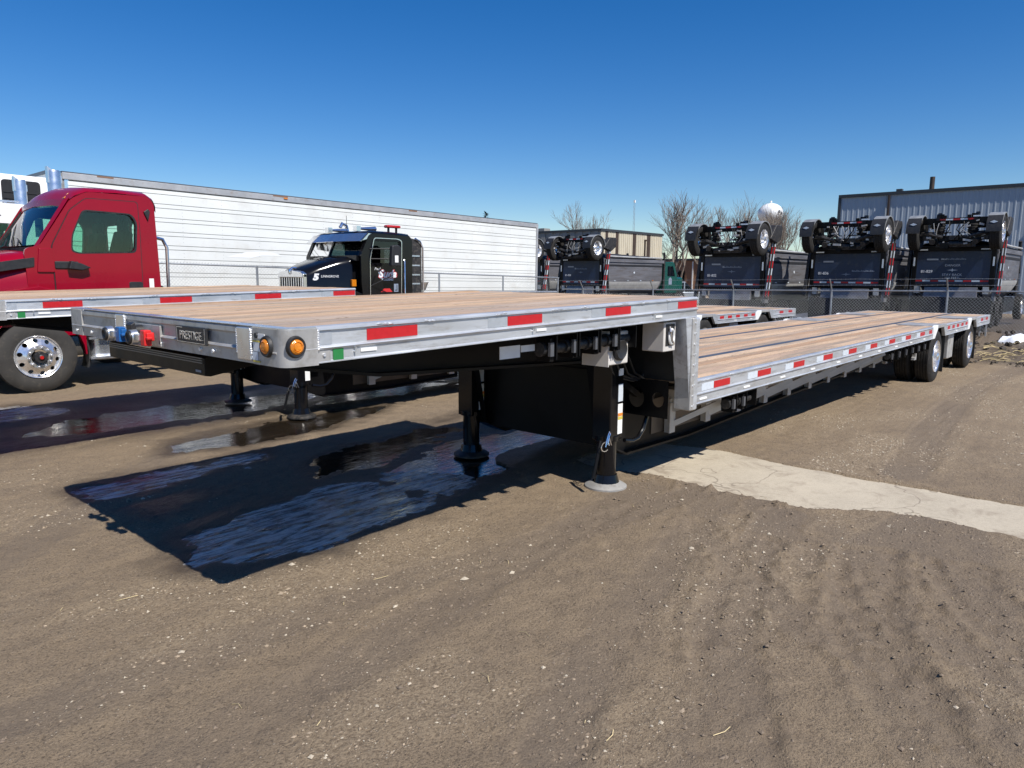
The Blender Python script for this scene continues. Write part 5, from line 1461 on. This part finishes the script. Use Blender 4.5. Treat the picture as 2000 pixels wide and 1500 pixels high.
def dump_truck(label, X, Yc, zb, unit, words_, flip_bar, cab_mat=None, scale=1.0):
    T = thing('dump_truck', label, 'dump truck', (X, Yc, zb), group='dump trucks parked in a row beyond the fence')
    if scale != 1: T.scale = (scale,) * 3
    hw = 1.24
    # tub: sloped-front, round-bellied body
    def sec(x, ht):
        pts = [(-hw, ht), (-hw, 1.75), (-hw + .03, 1.55), (-hw + .22, 1.18), (-.75, .98), (0, .90), (.75, .98), (hw - .22, 1.18), (hw - .03, 1.55), (hw, 1.75), (hw, ht)]
        return [(x, y, z) for y, z in pts]
    B().loft([sec(.10, 2.70), sec(5.6, 2.70)], closed=False).make('dump_body', M['tub'], T, smooth=50)
    B().add([sec(5.6, 2.7)[i] for i in range(11)], [tuple(range(11))]).make('front_bulkhead', M['tub'], T)
    for s_ in (-1, 1):
        B().box(.05, 5.75, *sorted((s_ * (hw - .04), s_ * (hw + .05))), 2.58, 2.74).make('body_rail', M['tub'], T, bevel=.012)
        B().box(.12, 5.6, *sorted((s_ * (hw - .02), s_ * (hw + .012))), 2.38, 2.47).make('dark_stripe', M['interior'], T)
        B().loft([[(x, s_ * (hw + .012), 1.62), (x, s_ * (hw - .01), 1.50), (x, s_ * (hw - .17), 1.20), (x, s_ * (hw - .3), 1.22), (x, s_ * (hw - .12), 1.62)] for x in (.35, 5.4)]).make('belly_skirt', M['silver_tub'], T, smooth=50)
        for x in (1.0, 2.2, 3.4, 4.6): B().box(x, x + .12, *sorted((s_ * (hw + .0), s_ * (hw + .016))), 1.66, 1.70).make('side_reflector', M['amber' if x > 4 else 'white_tape'], T)
        B().prism([(2.75, 2.08), (2.83, 2.14), (2.91, 2.08), (2.83, 2.02)], 'y', *sorted((s_ * (hw + .001), s_ * (hw + .006)))).make('side_emblem', M['white_tape'], T)
        # slanted corner post with striped lift arm
        B().prism([(-.02, .95), (.34, .95), (.52, 2.70), (.10, 2.70)], 'y', *sorted((s_ * (hw - .05), s_ * (hw + .05)))).make('corner_post', M['tub'], T, bevel=.015)
        arm = B().bar((-.12, s_ * (hw + .14), 1.10), (.42, s_ * (hw + .14), 3.62), .12, .17, (1, 0, 0)).make('lift_arm', M['darksteel'], T, bevel=.012)
        for k in range(9):
            t0 = .04 + k * .10; t1 = t0 + .095
            P = lambda t: Vector((-.12 + .54 * t - .087, s_ * (hw + .14), 1.10 + 2.52 * t))
            if s_ > 0: break
            B().bar(P(t0), P(t1), .030, .012, (1, 0, 0)).make('reflector_tape', M['red_tape' if k % 2 == 0 else 'white_tape'], arm)
            Q = lambda t: Vector((-.12 + .54 * t, s_ * (hw + .203), 1.10 + 2.52 * t))
            B().bar(Q(t0), Q(t1), .012, .065, (1, 0, 0)).make('reflector_tape', M['red_tape' if k % 2 == 0 else 'white_tape'], arm)
        B().cyl((.42, s_ * (hw + .10), .95), (.20, s_ * (hw + .10), 2.55), .05, .05, 10).make('lift_cylinder', M['darksteel'], T)
    # tarp over the load
    rr = np.random.default_rng(int(X * 7 + Yc)); gx, gy = 14, 10
    b = B(); vs = []
    for i in range(gx + 1):
        for j in range(gy + 1):
            x = .15 + 5.4 * i / gx; y = -hw + 2 * hw * j / gy
            vs.append((x, y, 2.78 + .30 * (1 - abs(y / hw) ** 2.2) + rr.uniform(-.03, .03) - .12 * (i / gx)))
    b.add(vs, [(i * (gy + 1) + j, (i + 1) * (gy + 1) + j, (i + 1) * (gy + 1) + j + 1, i * (gy + 1) + j + 1) for i in range(gx) for j in range(gy)])
    for s_ in (-1, 1): b.box(.15, 5.5, *sorted((s_ * hw, s_ * (hw - .06))), 2.74, 2.80)
    b.make('tarp', M['tarp'], T, smooth=60)
    B().tube([(.2, -hw - .04, 2.86), (2.5, -hw - .06, 2.84), (5.5, -hw - .04, 2.85)], .035, 8).make('tarp_roller', M['silver_tub'], T)
    # tailgate
    tg = B().prism([(-hw, 1.40), (hw, 1.40), (hw, 2.80), (-hw, 2.80)], 'x', -.06, .06).make('tailgate', M['navy'], T, bevel=.012)
    for s_ in (-1, 1): B().box(-.10, .05, *sorted((s_ * (hw - .14), s_ * hw)), 1.40, 2.80).make('gate_frame', M['black'], tg, bevel=.012)
    B().box(-.10, .05, -hw + .14, hw - .14, 2.62, 2.80).make('gate_frame', M['black'], tg, bevel=.012)
    B().box(-.10, .05, -hw + .14, hw - .14, 1.40, 1.50).make('gate_frame', M['black'], tg, bevel=.012)
    for s_ in (-1, 1):
        B().box(-.106, -.10, *sorted((s_ * (hw - .45), s_ * (hw - .17))), 2.66, 2.70).make('reflector_tape', M['white_tape'], tg)
        B().box(-.106, -.10, *sorted((s_ * (hw - .08), s_ * (hw - .03))), 2.12, 2.42).make('reflector_tape', M['white_tape'], tg)
    for k in range(9):
        y0 = -hw + .16 + k * .247
        B().box(-.068, -.060, y0, y0 + .235, 1.585, 1.64).make('reflector_tape', M['red_tape' if k % 2 == 0 else 'white_tape'], tg)
    # rear faces -x, so the writing reads from +y to -y
    text(unit, .13, tg, M['print_white'], (-.066, .78, 1.93), (0, -1, 0), (0, 0, 1), 'unit_lettering', .001, bold=.003)
    zz = 2.36 if words_ else (2.25 if flip_bar == 0 else 2.02)
    yb = 0 if flip_bar == 0 else -.55
    b = B()
    for k in range(15): b.box(-.066, -.062, yb + .36 - k * .05 - .038, yb + .36 - k * .05, zz - .028, zz + .028 - .012 * (k % 3))
    b.make('faded_lettering', M['print_grey'], tg)
    ye = 0
    ze = 1.98 if words_ else (2.08 if flip_bar == 0 else 1.90)
    em = []
    for t in range(8):
        a = t * math.pi / 4; q = (.17 if t % 4 == 0 else .075) if t % 2 == 0 else .03
        em.append((ye + q * math.cos(a), ze + q * .8 * math.sin(a)))
    B().prism(em, 'x', -.066, -.062).make('gate_emblem', M['print_white'] if words_ else M['print_grey'], tg)
    if words_:
        for w, z in (('DANGER', 2.14), ('STAY BACK', 1.82), ('150 FEET', 1.71)): text(w, .105, tg, M['print_white'], (-.066, -.0, z), (0, -1, 0), (0, 0, 1), 'warning_lettering', .001, sx=1.1)
    B().box(-.066, -.060, .45, .80, 2.32, 2.38).make('faded_lettering', M['print_grey'], tg)
    # gate chute and hinges
    B().prism([(-.20, 1.05), (-.02, 1.05), (-.02, 1.40), (-.12, 1.40)], 'y', -.8, .8).make('rear_apron', M['tub'], T, bevel=.01)
    for s_ in (-1, 1): B().box(-.12, .02, *sorted((s_ * .95, s_ * 1.12)), 1.18, 1.42).make('gate_latch', M['silver_tub'], T)
    # booster axle carried above the gate
    bx, bz, by = -.75, 3.18, -.12
    BA = B().box(bx - .07, bx + .07, by - .95, by + .95, bz - .22, bz - .06).make('booster_axle', M['darksteel'], T, bevel=.02)
    for s_ in (-1, 1):
        yo = by + s_ * 1.34
        o = inst('wheel', dtm, T, (bx, yo, bz + .02), rot=(0, 0, 0 if s_ < 0 else math.pi)); inst('rim', drim, o)
        arc = [(bx + .64 * math.cos(t), bz + .64 * math.sin(t)) for t in [.10 + (math.pi - .35) * k / 12 for k in range(13)]]
        arc2 = [(bx + .61 * math.cos(t), bz + .61 * math.sin(t)) for t in [.10 + (math.pi - .35) * k / 12 for k in range(13)]]
        B().prism(arc + arc2[::-1], 'y', *sorted((yo + .02 * s_, yo - s_ * .40))).make('fender', M['fender'], T, smooth=50)
        B().prism([(bx - .655, bz + .28), (bx - .56, bz + .40), (bx - .44, bz + .52), (bx - .44, bz + .47), (bx - .60, bz + .12), (bx - .68, bz + .0)], 'y', *sorted((yo + .015 * s_, yo - s_ * .40))).make('fender_flap', M['trim'], T)
        B().prism([(yo - s_ * .20 - .11, bz + .30), (yo - s_ * .20, bz + .35), (yo - s_ * .20 + .11, bz + .30), (yo - s_ * .20, bz + .26)], 'x', bx - .665, bx - .655).make('fender_badge', M['white_tape'], T)
        b = B()
        for k in range(4): b.lathe([(.13, k * .085), (.165, k * .085 + .02), (.165, k * .085 + .06), (.13, k * .085 + .085)], (bx + .05, by + s_ * .48, bz - .02), 'z', 18)
        b.lathe([(.001, .34), (.15, .34)], (bx + .05, by + s_ * .48, bz - .02), 'z', 18)
        b.make('air_spring', M['rubber'], T)
        B().tube([(bx, by + s_ * 1.0, bz), (bx - .15, by + s_ * .72, bz - .02), (bx - .1, by + s_ * .35, bz - .12)], .07, 8).make('axle_stub', M['darksteel'], T)
        B().tube([(bx - .1, by + s_ * .9, bz + .06), (bx - .14, by + s_ * .1, bz + .02)], .02, 6).make('tie_rod', M['black'], T)
        B().bar((bx + .15, by + s_ * .62, bz + .30), (.45, by + s_ * 1.1, bz + .36), .18, .26).make('booster_frame', M['darksteel'], T, bevel=.02)
        B().prism([(bx - .08, bz + .42), (bx + .3, bz + .42), (bx + .25, bz + .70), (bx + .02, bz + .64)], 'y', by + s_ * .55 - .05, by + s_ * .55 + .05).make('frame_horn', M['black'], T)
        for q in range(3): B().box(bx - .08 + q * .13, bx + .02 + q * .13, by + s_ * (.35 + .1 * q) - .05, by + s_ * (.35 + .1 * q) + .05, bz + .50, bz + .60 + .05 * q).make('bracket', M['black'], T)
    B().box(bx - .02, bx + .16, by - 1.0, by + 1.0, bz + .32, bz + .52).make('booster_crossbeam', M['black'], T, bevel=.015)
    for k in range(5):
        B().box(bx - .03, bx - .02, by - .52 + k * .21, by - .52 + k * .21 + .205, bz + .44, bz + .49).make('reflector_tape', M['red_tape' if k % 2 == 0 else 'white_tape'], T)
    B().box(bx - .03, bx - .02, by - .72, by - .46, bz + .53, bz + .575).make('reflector_tape', M['white_tape'], T)
    B().prism([(-.30, bz + .05), (.20, bz + .55), (.70, bz + .55), (.78, bz + .42), (.70, bz + .10), (.35, bz - .1)], 'y', -hw - .26, -hw - .02).make('arm_knuckle', M['darksteel'], T, bevel=.03)
    b = B()
    for k in range(7):
        y = by - .5 + rr.uniform(0, 1); b.tube([(bx - .05, y, bz + .4), (bx - .16, y + rr.uniform(-.2, .2), bz + .12), (bx - .1, y + rr.uniform(-.3, .3), bz - .2)], .016, 5)
    for k in range(9):
        y = by - .8 + 1.6 * rr.random(); z = bz - .42 + rr.uniform(-.04, .30); s2 = rr.uniform(.05, .12)
        b.box(bx - s2, bx + s2, y - s2, y + s2, z - s2 * .7, z + s2 * .7)
    b.make('hose_and_valves', M['black'], T)
    b = B()
    for k in range(16):
        y = by - .9 + 1.8 * rr.random(); z = bz + rr.uniform(-.4, .4); s2 = rr.uniform(.018, .045)
        b.obox((bx - .10 - .08 * rr.random(), y, z), (s2, 0, 0), (0, s2 * rr.uniform(.8, 3), s2 * rr.uniform(-.5, .5)), (0, 0, s2 * .8))
    for k in range(4):
        y = by - .7 + 1.4 * rr.random(); b.tube([(bx - .16, y, bz + .35), (bx - .20, y + rr.uniform(-.2, .2), bz + .1), (bx - .15, y + rr.uniform(-.3, .3), bz - .15)], .012, 5)
    ft = b.make('fittings', M['alu_dull'], T); ft['kind'] = 'stuff'
    for s_ in (-1, 1): B().cyl((bx - .25, by + s_ * .62, bz - .28), (bx - .02, by + s_ * .70, bz - .20), .095, .08, 14).make('brake_chamber', M['darksteel'], T)
    b = B().box(bx - .05, bx + .35, by - .55, by + .55, bz - .44, bz - .26).cyl((bx, by - .5, bz - .34), (bx, by + .5, bz - .34), .09, .09, 12)
    b.make('booster_tank', M['darksteel'], T, bevel=.01)
    # chassis, wheels, cab
    B().box(-.16, -.14, -1.2, 1.2, .22, 1.08).make('mud_flap', M['flap'], T)
    for s_ in (-1, 1): B().box(2.8, 6.0, *sorted((s_ * .75, s_ * 1.16)), .42, .98).make('side_tank', M['black'], T, bevel=.08)
    for s_ in (-1, 1): B().box(-.1, 8.6, *sorted((s_ * .38, s_ * .48)), .75, 1.02).make('frame_rail', M['black'], T)
    for x in (.75, 2.1, 7.9):
        for s_ in (-1, 1):
            o = inst('wheel', DTM, T, (x, s_ * 1.22, .53), rot=(0, 0, 0 if s_ < 0 else math.pi))
            if x > 7: inst('rim', drim, o, scale=(.94, 1, .94))
        if x < 7:
            for s_ in (-1, 1): B().box(x - .75 if x < 1 else x + .62, (x - .73 if x < 1 else x + .64), *sorted((s_ * .62, s_ * 1.22)), .25, 1.0).make('mud_flap', M['flap'], T)
    cm_ = cab_mat or M['blackgloss']
    co = rounded([(6.1, 1.0), (7.5, 1.0), (7.55, 1.9), (7.15, 2.65), (6.2, 2.68), (6.1, 2.6)], .07); cw = rounded([(6.45, 1.9), (7.3, 1.9), (7.05, 2.45), (6.45, 2.45)], .05)
    for s_ in (-1, 1):
        cab_side(co, cw, *sorted((s_ * 1.10, s_ * 1.05)), 'cab_side', cm_, T)
        B().prism(cw, 'y', *sorted((s_ * 1.07, s_ * 1.074))).make('window', M['glass'], T, smooth=0)
        if cab_mat: B().prism(rounded([(6.6, 1.45), (6.95, 1.45), (6.95, 1.75), (6.78, 1.86), (6.6, 1.75)], .04), 'y', *sorted((s_ * 1.101, s_ * 1.108))).make('door_emblem', M['print_grey'], T)
    B().box(6.12, 7.2, -1.06, 1.06, 2.60, 2.69).make('roof', cm_, T, bevel=.04)
    b = B(); holed(b, [(-1.06, 1.0), (1.06, 1.0), (1.06, 2.62), (-1.06, 2.62)], rounded([(-.6, 1.95), (.6, 1.95), (.6, 2.4), (-.6, 2.4)], .05), 'x', 6.10, 6.14); b.make('back_wall', cm_, T)
    B().box(7.4, 8.9, -.75, .75, 1.0, 1.85).make('hood', cm_, T, bevel=.12, seg=3)
    for s_ in (-1, 1): B().tube([(5.95, s_ * 1.16, 1.0), (5.95, s_ * 1.16, 3.05), (5.90, s_ * 1.16, 3.15)], .065, 10).make('exhaust_stack', M['darksteel'], T)
    return T


dump_truck('dump truck marked 81-829 with DANGER STAY BACK written on its navy tailgate', 27.2, 2.52, -.02, '81-829', True, 0)
dump_truck('dump truck marked 81-836 on its navy tailgate, between 81-832 and 81-829', 25.6, 5.50, -.10, '81-836', False, 1)
dump_truck('dump truck marked 81-832 on its navy tailgate, in front of the bare trees', 24.0, 9.05, -.20, '81-832', False, 0)
dump_truck('dump truck with green cab and grey tub side, beside the end of the white trailer', 27.3, 18.35, -.22, '81-830', False, 0, M['greencab'])
dump_truck('dump truck mostly hidden behind the rear end of the white trailer', 28.4, 22.9, -.22, '81-834', False, 0)

# ------------------------------------------------------------------ buildings
BG = thing('metal_warehouse', 'grey ribbed metal building with dark roof edge and chimney pipe behind the dump trucks', 'building', (45, 12, 0))
pm = B().box(0, .05, -.448, .448, -.4, 6.45)
for y in (-.30, 0, .30): pm.prism([(-.035, 0), (0, 0)][:0] or [(-.012, y - .025), (0, y - .05), (0, y + .05), (-.012, y + .025)], 'z', -.4, 6.45)
pmesh = pm.mesh('wall_panel', M['siding'], 0)
for k in range(30): inst('wall_panel', pmesh, BG, (0, -.45 - .9 * k, 0))
B().box(.05, 22, -27.1, -.02, -.4, 6.40).make('wall', M['siding'], BG, smooth=0)
B().box(-.10, 22.1, -27.2, .08, 6.42, 6.60).make('roof_edge', M['siding_trim'], BG)
B().box(-.06, .0, -.06, .10, -.4, 6.42).make('corner_trim', M['siding_trim'], BG)
B().box(-.16, -.05, -2.78, -2.68, 0, 6.42).make('downspout', M['brown'], BG)
B().cyl((1.5, -4.55, 6.5), (1.5, -4.55, 7.45), .13, .13, 14).cyl((1.5, -4.55, 6.55), (1.5, -4.55, 6.75), .22, .16, 14).make('chimney', M['brown'], BG)
B().box(.6, .95, -3.2, -2.9, 6.6, 6.80).make('roof_vent', M['siding_trim'], BG)
for k in range(26): B().box(-.075, -.04, -.6 - k * .6 - .022, -.6 - k * .6, 3.1, 4.2).make('wall_rib', M['white'], BG) if k > 9 or k < 6 else None
B2 = thing('beige_warehouse', 'low beige building with dark brown vertical stripes behind the dump trucks', 'building', (45, 29.5, 0))
def face_strip(x0, x1, m_, proud=.0, name='wall_panel'): return B().box(x0, x1, -.04 - proud, 0, -.5, 5.12).make(name, M[m_], B2, smooth=0)
xs_ = 0
for w_p, m_ in ((.6, 'beige'), (.35, 'brown'), (1.1, 'beige'), (.40, 'brown'), (2.1, 'beige'), (.5, 'brown'), (1.7, 'beige'), (.55, 'brown'), (2.0, 'beige')):
    face_strip(xs_, xs_ + w_p, m_, .02 if m_ == 'brown' else 0)
    if m_ == 'beige':
        for q in range(int(w_p / .30)): B().box(xs_ + .12 + q * .3, xs_ + .16 + q * .3, -.07, -.04, -.5, 5.10).make('wall_rib', M['beige'], B2, smooth=0)
    xs_ += w_p
B().box(0, xs_, 0, 20, -.5, 5.10).make('wall', M['greysiding'], B2, smooth=0)
for k in range(24): B().box(-.06, 0, .2 + k * .75, .62 + k * .75, -.5, 5.10).make('wall_panel', M['greysiding'], B2, smooth=0)
B().box(-.1, xs_ + .1, -.12, 20.1, 5.10, 5.28).make('roof_edge', M['siding_trim'], B2)
B().cyl((6.4, -.1, 3.0), (6.4, -.1, 4.6), .07, .07, 8).box(6.32, 6.6, -.16, -.06, 4.55, 4.68).make('vent_pipe', M['brown'], B2)
for y in (6, 7.2, 9.0): B().box(.5, 1.3, y, y + .6, 5.28, 5.55).make('roof_unit', M['greysiding'], B2)
BH = thing('brick_building', 'low brown brick building glimpsed between the trees and the dump truck', 'building', (68, 31.5, 0))
B().box(0, 8, -2, 9, -.5, 3.3).make('wall', M['brick'], BH, smooth=0)
B().box(-.2, 8.2, -2.2, 9.2, 3.3, 3.5).make('roof', M['siding_trim'], BH, smooth=0)
for y in (0, 3, 6): B().box(-.05, .02, y, y + 1.1, 1.0, 2.2).make('window', M['glass_dark'], BH)
for y in (-1, 2): B().box(-.1, -.02, y, y + .12, -.3, 3.2).make('post', M['white'], BH)

# ------------------------------------------------------------------ water tower, mast
WTW = thing('water_tower', 'white spheroid water tower rising behind the bare trees', 'water tower', (145.6, 57.2, -.35))
b = B(); prof = [(2.50 * math.sin(math.pi * k / 20), 14.7 - 2.1 * math.cos(math.pi * k / 20)) for k in range(1, 20)]
b.lathe([(.7, 12.2)] + prof + [(.02, 16.82)], (0, 0, 0), 'z', 36).make('tank', M['tank'], WTW, smooth=60)
B().lathe([(1.9, -.5), (.75, 2.2), (.62, 6), (.62, 11.6), (1.1, 12.6)], (0, 0, 0), 'z', 24).make('stem', M['tank'], WTW, smooth=60)
B().cyl((0, 0, 16.9), (0, 0, 17.25), .25, .2, 10).make('vent', M['tank'], WTW)
dv = Vector((-1, -.72, 0)).normalized()
for ch, an in (('F', .50), ('a', .74)):
    d_ = Vector((dv.x * math.cos(an) - dv.y * math.sin(an), dv.x * math.sin(an) + dv.y * math.cos(an), 0))
    text(ch, 1.05, WTW, M['trim'], Vector((0, 0, 14.75)) + d_ * 2.53, (-d_.y, d_.x, 0), (0, 0, 1), 'tank_lettering', .02, bold=.03)
MA = thing('radio_mast', 'thin distant radio mast above the bare treetops', 'mast', (100, 61, 0))
b = B()
for a in range(3): b.bar((.25 * math.cos(a * 2.1), .25 * math.sin(a * 2.1), 0), (.10 * math.cos(a * 2.1), .10 * math.sin(a * 2.1), 13.4), .035, .035)
for k in range(16): b.bar((.2, 0, k * .8), (-.12, .15, k * .8 + .8), .02, .02)
b.make('lattice', M['galv'], MA); B().box(-.12, .12, -.12, .12, 13.3, 13.7).make('lamp', M['white'], MA)

# ------------------------------------------------------------------ trees
def bare_tree(label, x, y, h, seed, spread=.55, n_stems=1, trunk=.0, twig=1.0):
    r = random.Random(seed)
    T = thing('bare_tree', label, 'tree', (x, y, -.3), group='bare trees behind the yard')
    tb = B(); cb = B()
    def grow(b, p, d, L, rad, depth):
        steps = 4; pts = [p]; q = p.copy(); dd = d.copy()
        for i in range(steps):
            dd = (dd + Vector((r.gauss(0, .09), r.gauss(0, .09), r.gauss(.05, .05)))).normalized()
            q = q + dd * L / steps; pts.append(q.copy())
        b.tube(pts, rad, 5 if depth < 2 else 3, .58)
        if depth >= 5 or rad < .003: return
        n_ = 2 + (r.random() < .75) + (depth >= 2) * (r.random() < .7)
        for k in range(n_):
            t = r.uniform(.45, 1.0) if k else 1.0
            pp = pts[int(round(t * steps))]
            ax = Vector((r.gauss(0, 1), r.gauss(0, 1), r.gauss(0, .5))); ax = (ax - dd * ax.dot(dd)).normalized()
            a = r.uniform(.25, spread + .22) * (.65 if k == 0 else 1.0)
            nd = (dd * math.cos(a) + ax * math.sin(a) + Vector((0, 0, .14))).normalized()
            grow(cb, pp, nd, L * r.uniform(.62, .84), rad * (.58 if k else .66), depth + 1)
    for s_ in range(n_stems):
        d = Vector((r.gauss(0, .16) if n_stems > 1 else 0, r.gauss(0, .16) if n_stems > 1 else 0, 1)).normalized()
        grow(tb, Vector((r.gauss(0, .15) * (n_stems > 1), r.gauss(0, .15) * (n_stems > 1), 0)), d, h * .30, h * .0125, 0)
    tb.make('trunk', M['bark'], T, smooth=60); cb.make('crown', M['bark'], T, smooth=60)
    return T
bare_tree('largest bare tree, between the beige building and the dump trucks', 57.5, 30.0, 10.2, 5, .62, 3)
bare_tree('small bare tree rising over the beige building roof', 74, 50.5, 12.0, 8, .6, 3)
bare_tree('leaning bare tree just behind the largest one, thinner crown', 66, 30.8, 9.2, 12, .6, 2)
bare_tree('bare tree left of the water tower with a fan of thin twigs', 76, 32.2, 10.8, 14, .5, 3)
bare_tree('dense bare tree in front of the water tower', 82, 31.6, 10.4, 19, .45, 5)
bare_tree('bare tree at the foot of the water tower, by the upturned axle', 78, 28.3, 10.0, 23, .45, 4)
bare_tree('low bare tree by the beige building corner', 60, 34.3, 6.6, 29, .62, 3)
SP = thing('spruce_tree', 'tip of a dark spruce showing over the white trailer roof', 'tree', (38.5, 35.5, 0))
B().cyl((0, 0, 0), (0, 0, 6.35), .12, .02, 8).make('trunk', M['bark'], SP)
b = B(); r_ = random.Random(4)
for k in range(700):
    z = 6.4 - 5.2 * r_.random() ** .8; rad = (6.5 - z) * .22 * r_.uniform(.3, 1); a = r_.uniform(0, 6.28)
    p = Vector((rad * math.cos(a), rad * math.sin(a), z)); d_ = Vector((math.cos(a), math.sin(a), r_.uniform(-.3, .6))) * .22
    w2 = Vector((-math.sin(a), math.cos(a), .3)) * .07
    kk = len(b.v); b.v += [p - w2, p + w2, p + d_]; b.f.append((kk, kk + 1, kk + 2))
b.make('crown', M['needle'], SP, smooth=0)

# ------------------------------------------------------------------ cars beyond the green truck
def car(label, x, y, rz, mt, pickup=False):
    T = thing('parked_car', label, 'car', (x, y, -.25), rz, 'cars parked beyond the dump trucks')
    body = rounded([(-2.2, .35), (2.2, .35), (2.25, .75), (2.1, .95), (1.0, 1.02), (-2.1, 1.05), (-2.25, .8)], .12)
    B().prism(body, 'y', -.88, .88).make('body', M[mt], T, bevel=.06, seg=3)
    cabp = [(-1.6 if not pickup else -.5, 1.03), (1.05, 1.0), (.35, 1.55), (-1.0 if not pickup else -.4, 1.58)]
    B().prism(cabp, 'y', -.76, .76).make('cabin', M['glass_dark'], T, bevel=.06)
    B().prism([(.40, 1.53), (.30, 1.60), (-.95 if not pickup else -.4, 1.63), (-1.05 if not pickup else -.45, 1.56)], 'y', -.74, .74).make('roof', M[mt], T, bevel=.03)
    for s_ in (-1, 1):
        for xx in (-.15, -.9 if not pickup else -.45): B().bar((xx, s_ * .77, 1.02), (xx, s_ * .75, 1.58), .07, .04, (0, 1, 0)).make('pillar', M[mt], T)
        B().bar((1.02, s_ * .77, 1.0), (.36, s_ * .72, 1.58), .07, .05, (0, 1, 0)).make('pillar', M[mt], T)
        for xx in (-1.35, 1.4):
            o = B().lathe([(.18, .0), (.31, -.01), (.33, .03), (.33, .17), (.30, .2)], (0, 0, 0), 'y', 20).make('wheel', M['rubber'], T, loc=(xx, -.90 if s_ < 0 else .90, .33))
            if s_ > 0: o.rotation_euler = (0, 0, math.pi)
            B().lathe([(.001, .02), (.12, .03), (.2, .01)], (0, 0, 0), 'y', 16).make('rim', M['wheel_alu'], o)
        B().ell((2.15, s_ * .65, .80), (.08, .18, .09)).make('headlight', M['white_tape'], T)
    return T
car('white car with dark windows, half hidden by dump truck 81-832', 40.5, 21.6, 2.2, 'carwhite')
car('silver car parked close to the green-cab dump truck', 36.4, 18.9, 2.5, 'carsilver')
car('white pickup truck further back by the brick building', 50, 26.0, .4, 'carwhite', True)

# ------------------------------------------------------------------ heap of soil, straw and old snow along the fence
b = B(); r = np.random.default_rng(77)
for k in range(230):
    x, y = r.uniform(17.6, 19.4), r.uniform(-3.5, .15); t = r.uniform(-.9, .9) + 1.57; l_ = r.uniform(.12, .5)
    z = ground_fields(np.array([x]), np.array([y]))[0][0] + r.uniform(.005, .05)
    b.tube([(x, y, z), (x + l_ * .5 * math.cos(t), y + l_ * .5 * math.sin(t), z + r.uniform(0, .06)), (x + l_ * math.cos(t + .3), y + l_ * math.sin(t + .3), z)], .006, 3)
o = b.make('straw', M['straw']); o['kind'] = 'stuff'
b = B()
for k in range(380):
    x, y = r.uniform(16.9, 20.8), r.uniform(-3.5, .7)
    z = ground_fields(np.array([x]), np.array([y]))[0][0]; s2 = r.uniform(.015, .075) * (.6 if x < 18 else 1)
    kk = len(b.v); b.ell((x, y, z + s2 * .2), (s2 * r.uniform(.7, 1.3), s2 * r.uniform(.7, 1.3), s2 * .7), 6, 4)
    for i in range(kk, len(b.v)):
        v = b.v[i]; b.v[i] = (v[0] + r.uniform(-.25, .25) * s2, v[1] + r.uniform(-.25, .25) * s2, v[2] + r.uniform(-.2, .2) * s2)
o = b.make('soil_clods', M['soil'], smooth=0); o['kind'] = 'stuff'
def snow_patch(label, x, y, sx, sy, rz):
    n_ = 26; b = B(); rr = np.random.default_rng(int(x * 10 + 100 * abs(y)))
    ph = rr.uniform(0, 6.28, 4)
    edge = [1 + .22 * math.sin(2 * t + ph[0]) + .16 * math.sin(3 * t + ph[1]) + .10 * math.sin(5 * t + ph[2]) for t in [2 * math.pi * i / n_ for i in range(n_)]]
    vs = [(0, 0, .10)]
    for rad, hh in ((.45, .11), (.8, .08), (1.0, -.03)):
        for i in range(n_):
            t = 2 * math.pi * i / n_; a, c_ = rad * edge[i] * sx * math.cos(t), rad * edge[i] * sy * math.sin(t)
            gx_, gy_ = x + a * math.cos(rz) - c_ * math.sin(rz), y + a * math.sin(rz) + c_ * math.cos(rz)
            gz_ = ground_fields(np.array([gx_]), np.array([gy_]))[0][0] - ground_fields(np.array([x]), np.array([y]))[0][0]
            vs.append((gx_ - x, gy_ - y, gz_ + hh + rr.uniform(-.012, .012)))
    fs = [(0, 1 + i, 1 + (i + 1) % n_) for i in range(n_)]
    for q in range(2): fs += [(1 + q * n_ + i, 1 + q * n_ + (i + 1) % n_, 1 + (q + 1) * n_ + (i + 1) % n_, 1 + (q + 1) * n_ + i) for i in range(n_)]
    b.add(vs, fs)
    o = b.make('snow_patch', M['snow'], loc=(x, y, float(ground_fields(np.array([x]), np.array([y]))[0][0])), smooth=60)
    tag(o, label, 'snow', 'leftover snow by the fence')
snow_patch('largest patch of old snow on the dirt bank by the fence', 20.1, -1.3, .42, .75, .2)
snow_patch('small streak of old snow next to the larger patch on the bank', 19.75, -.25, .12, .35, .3)
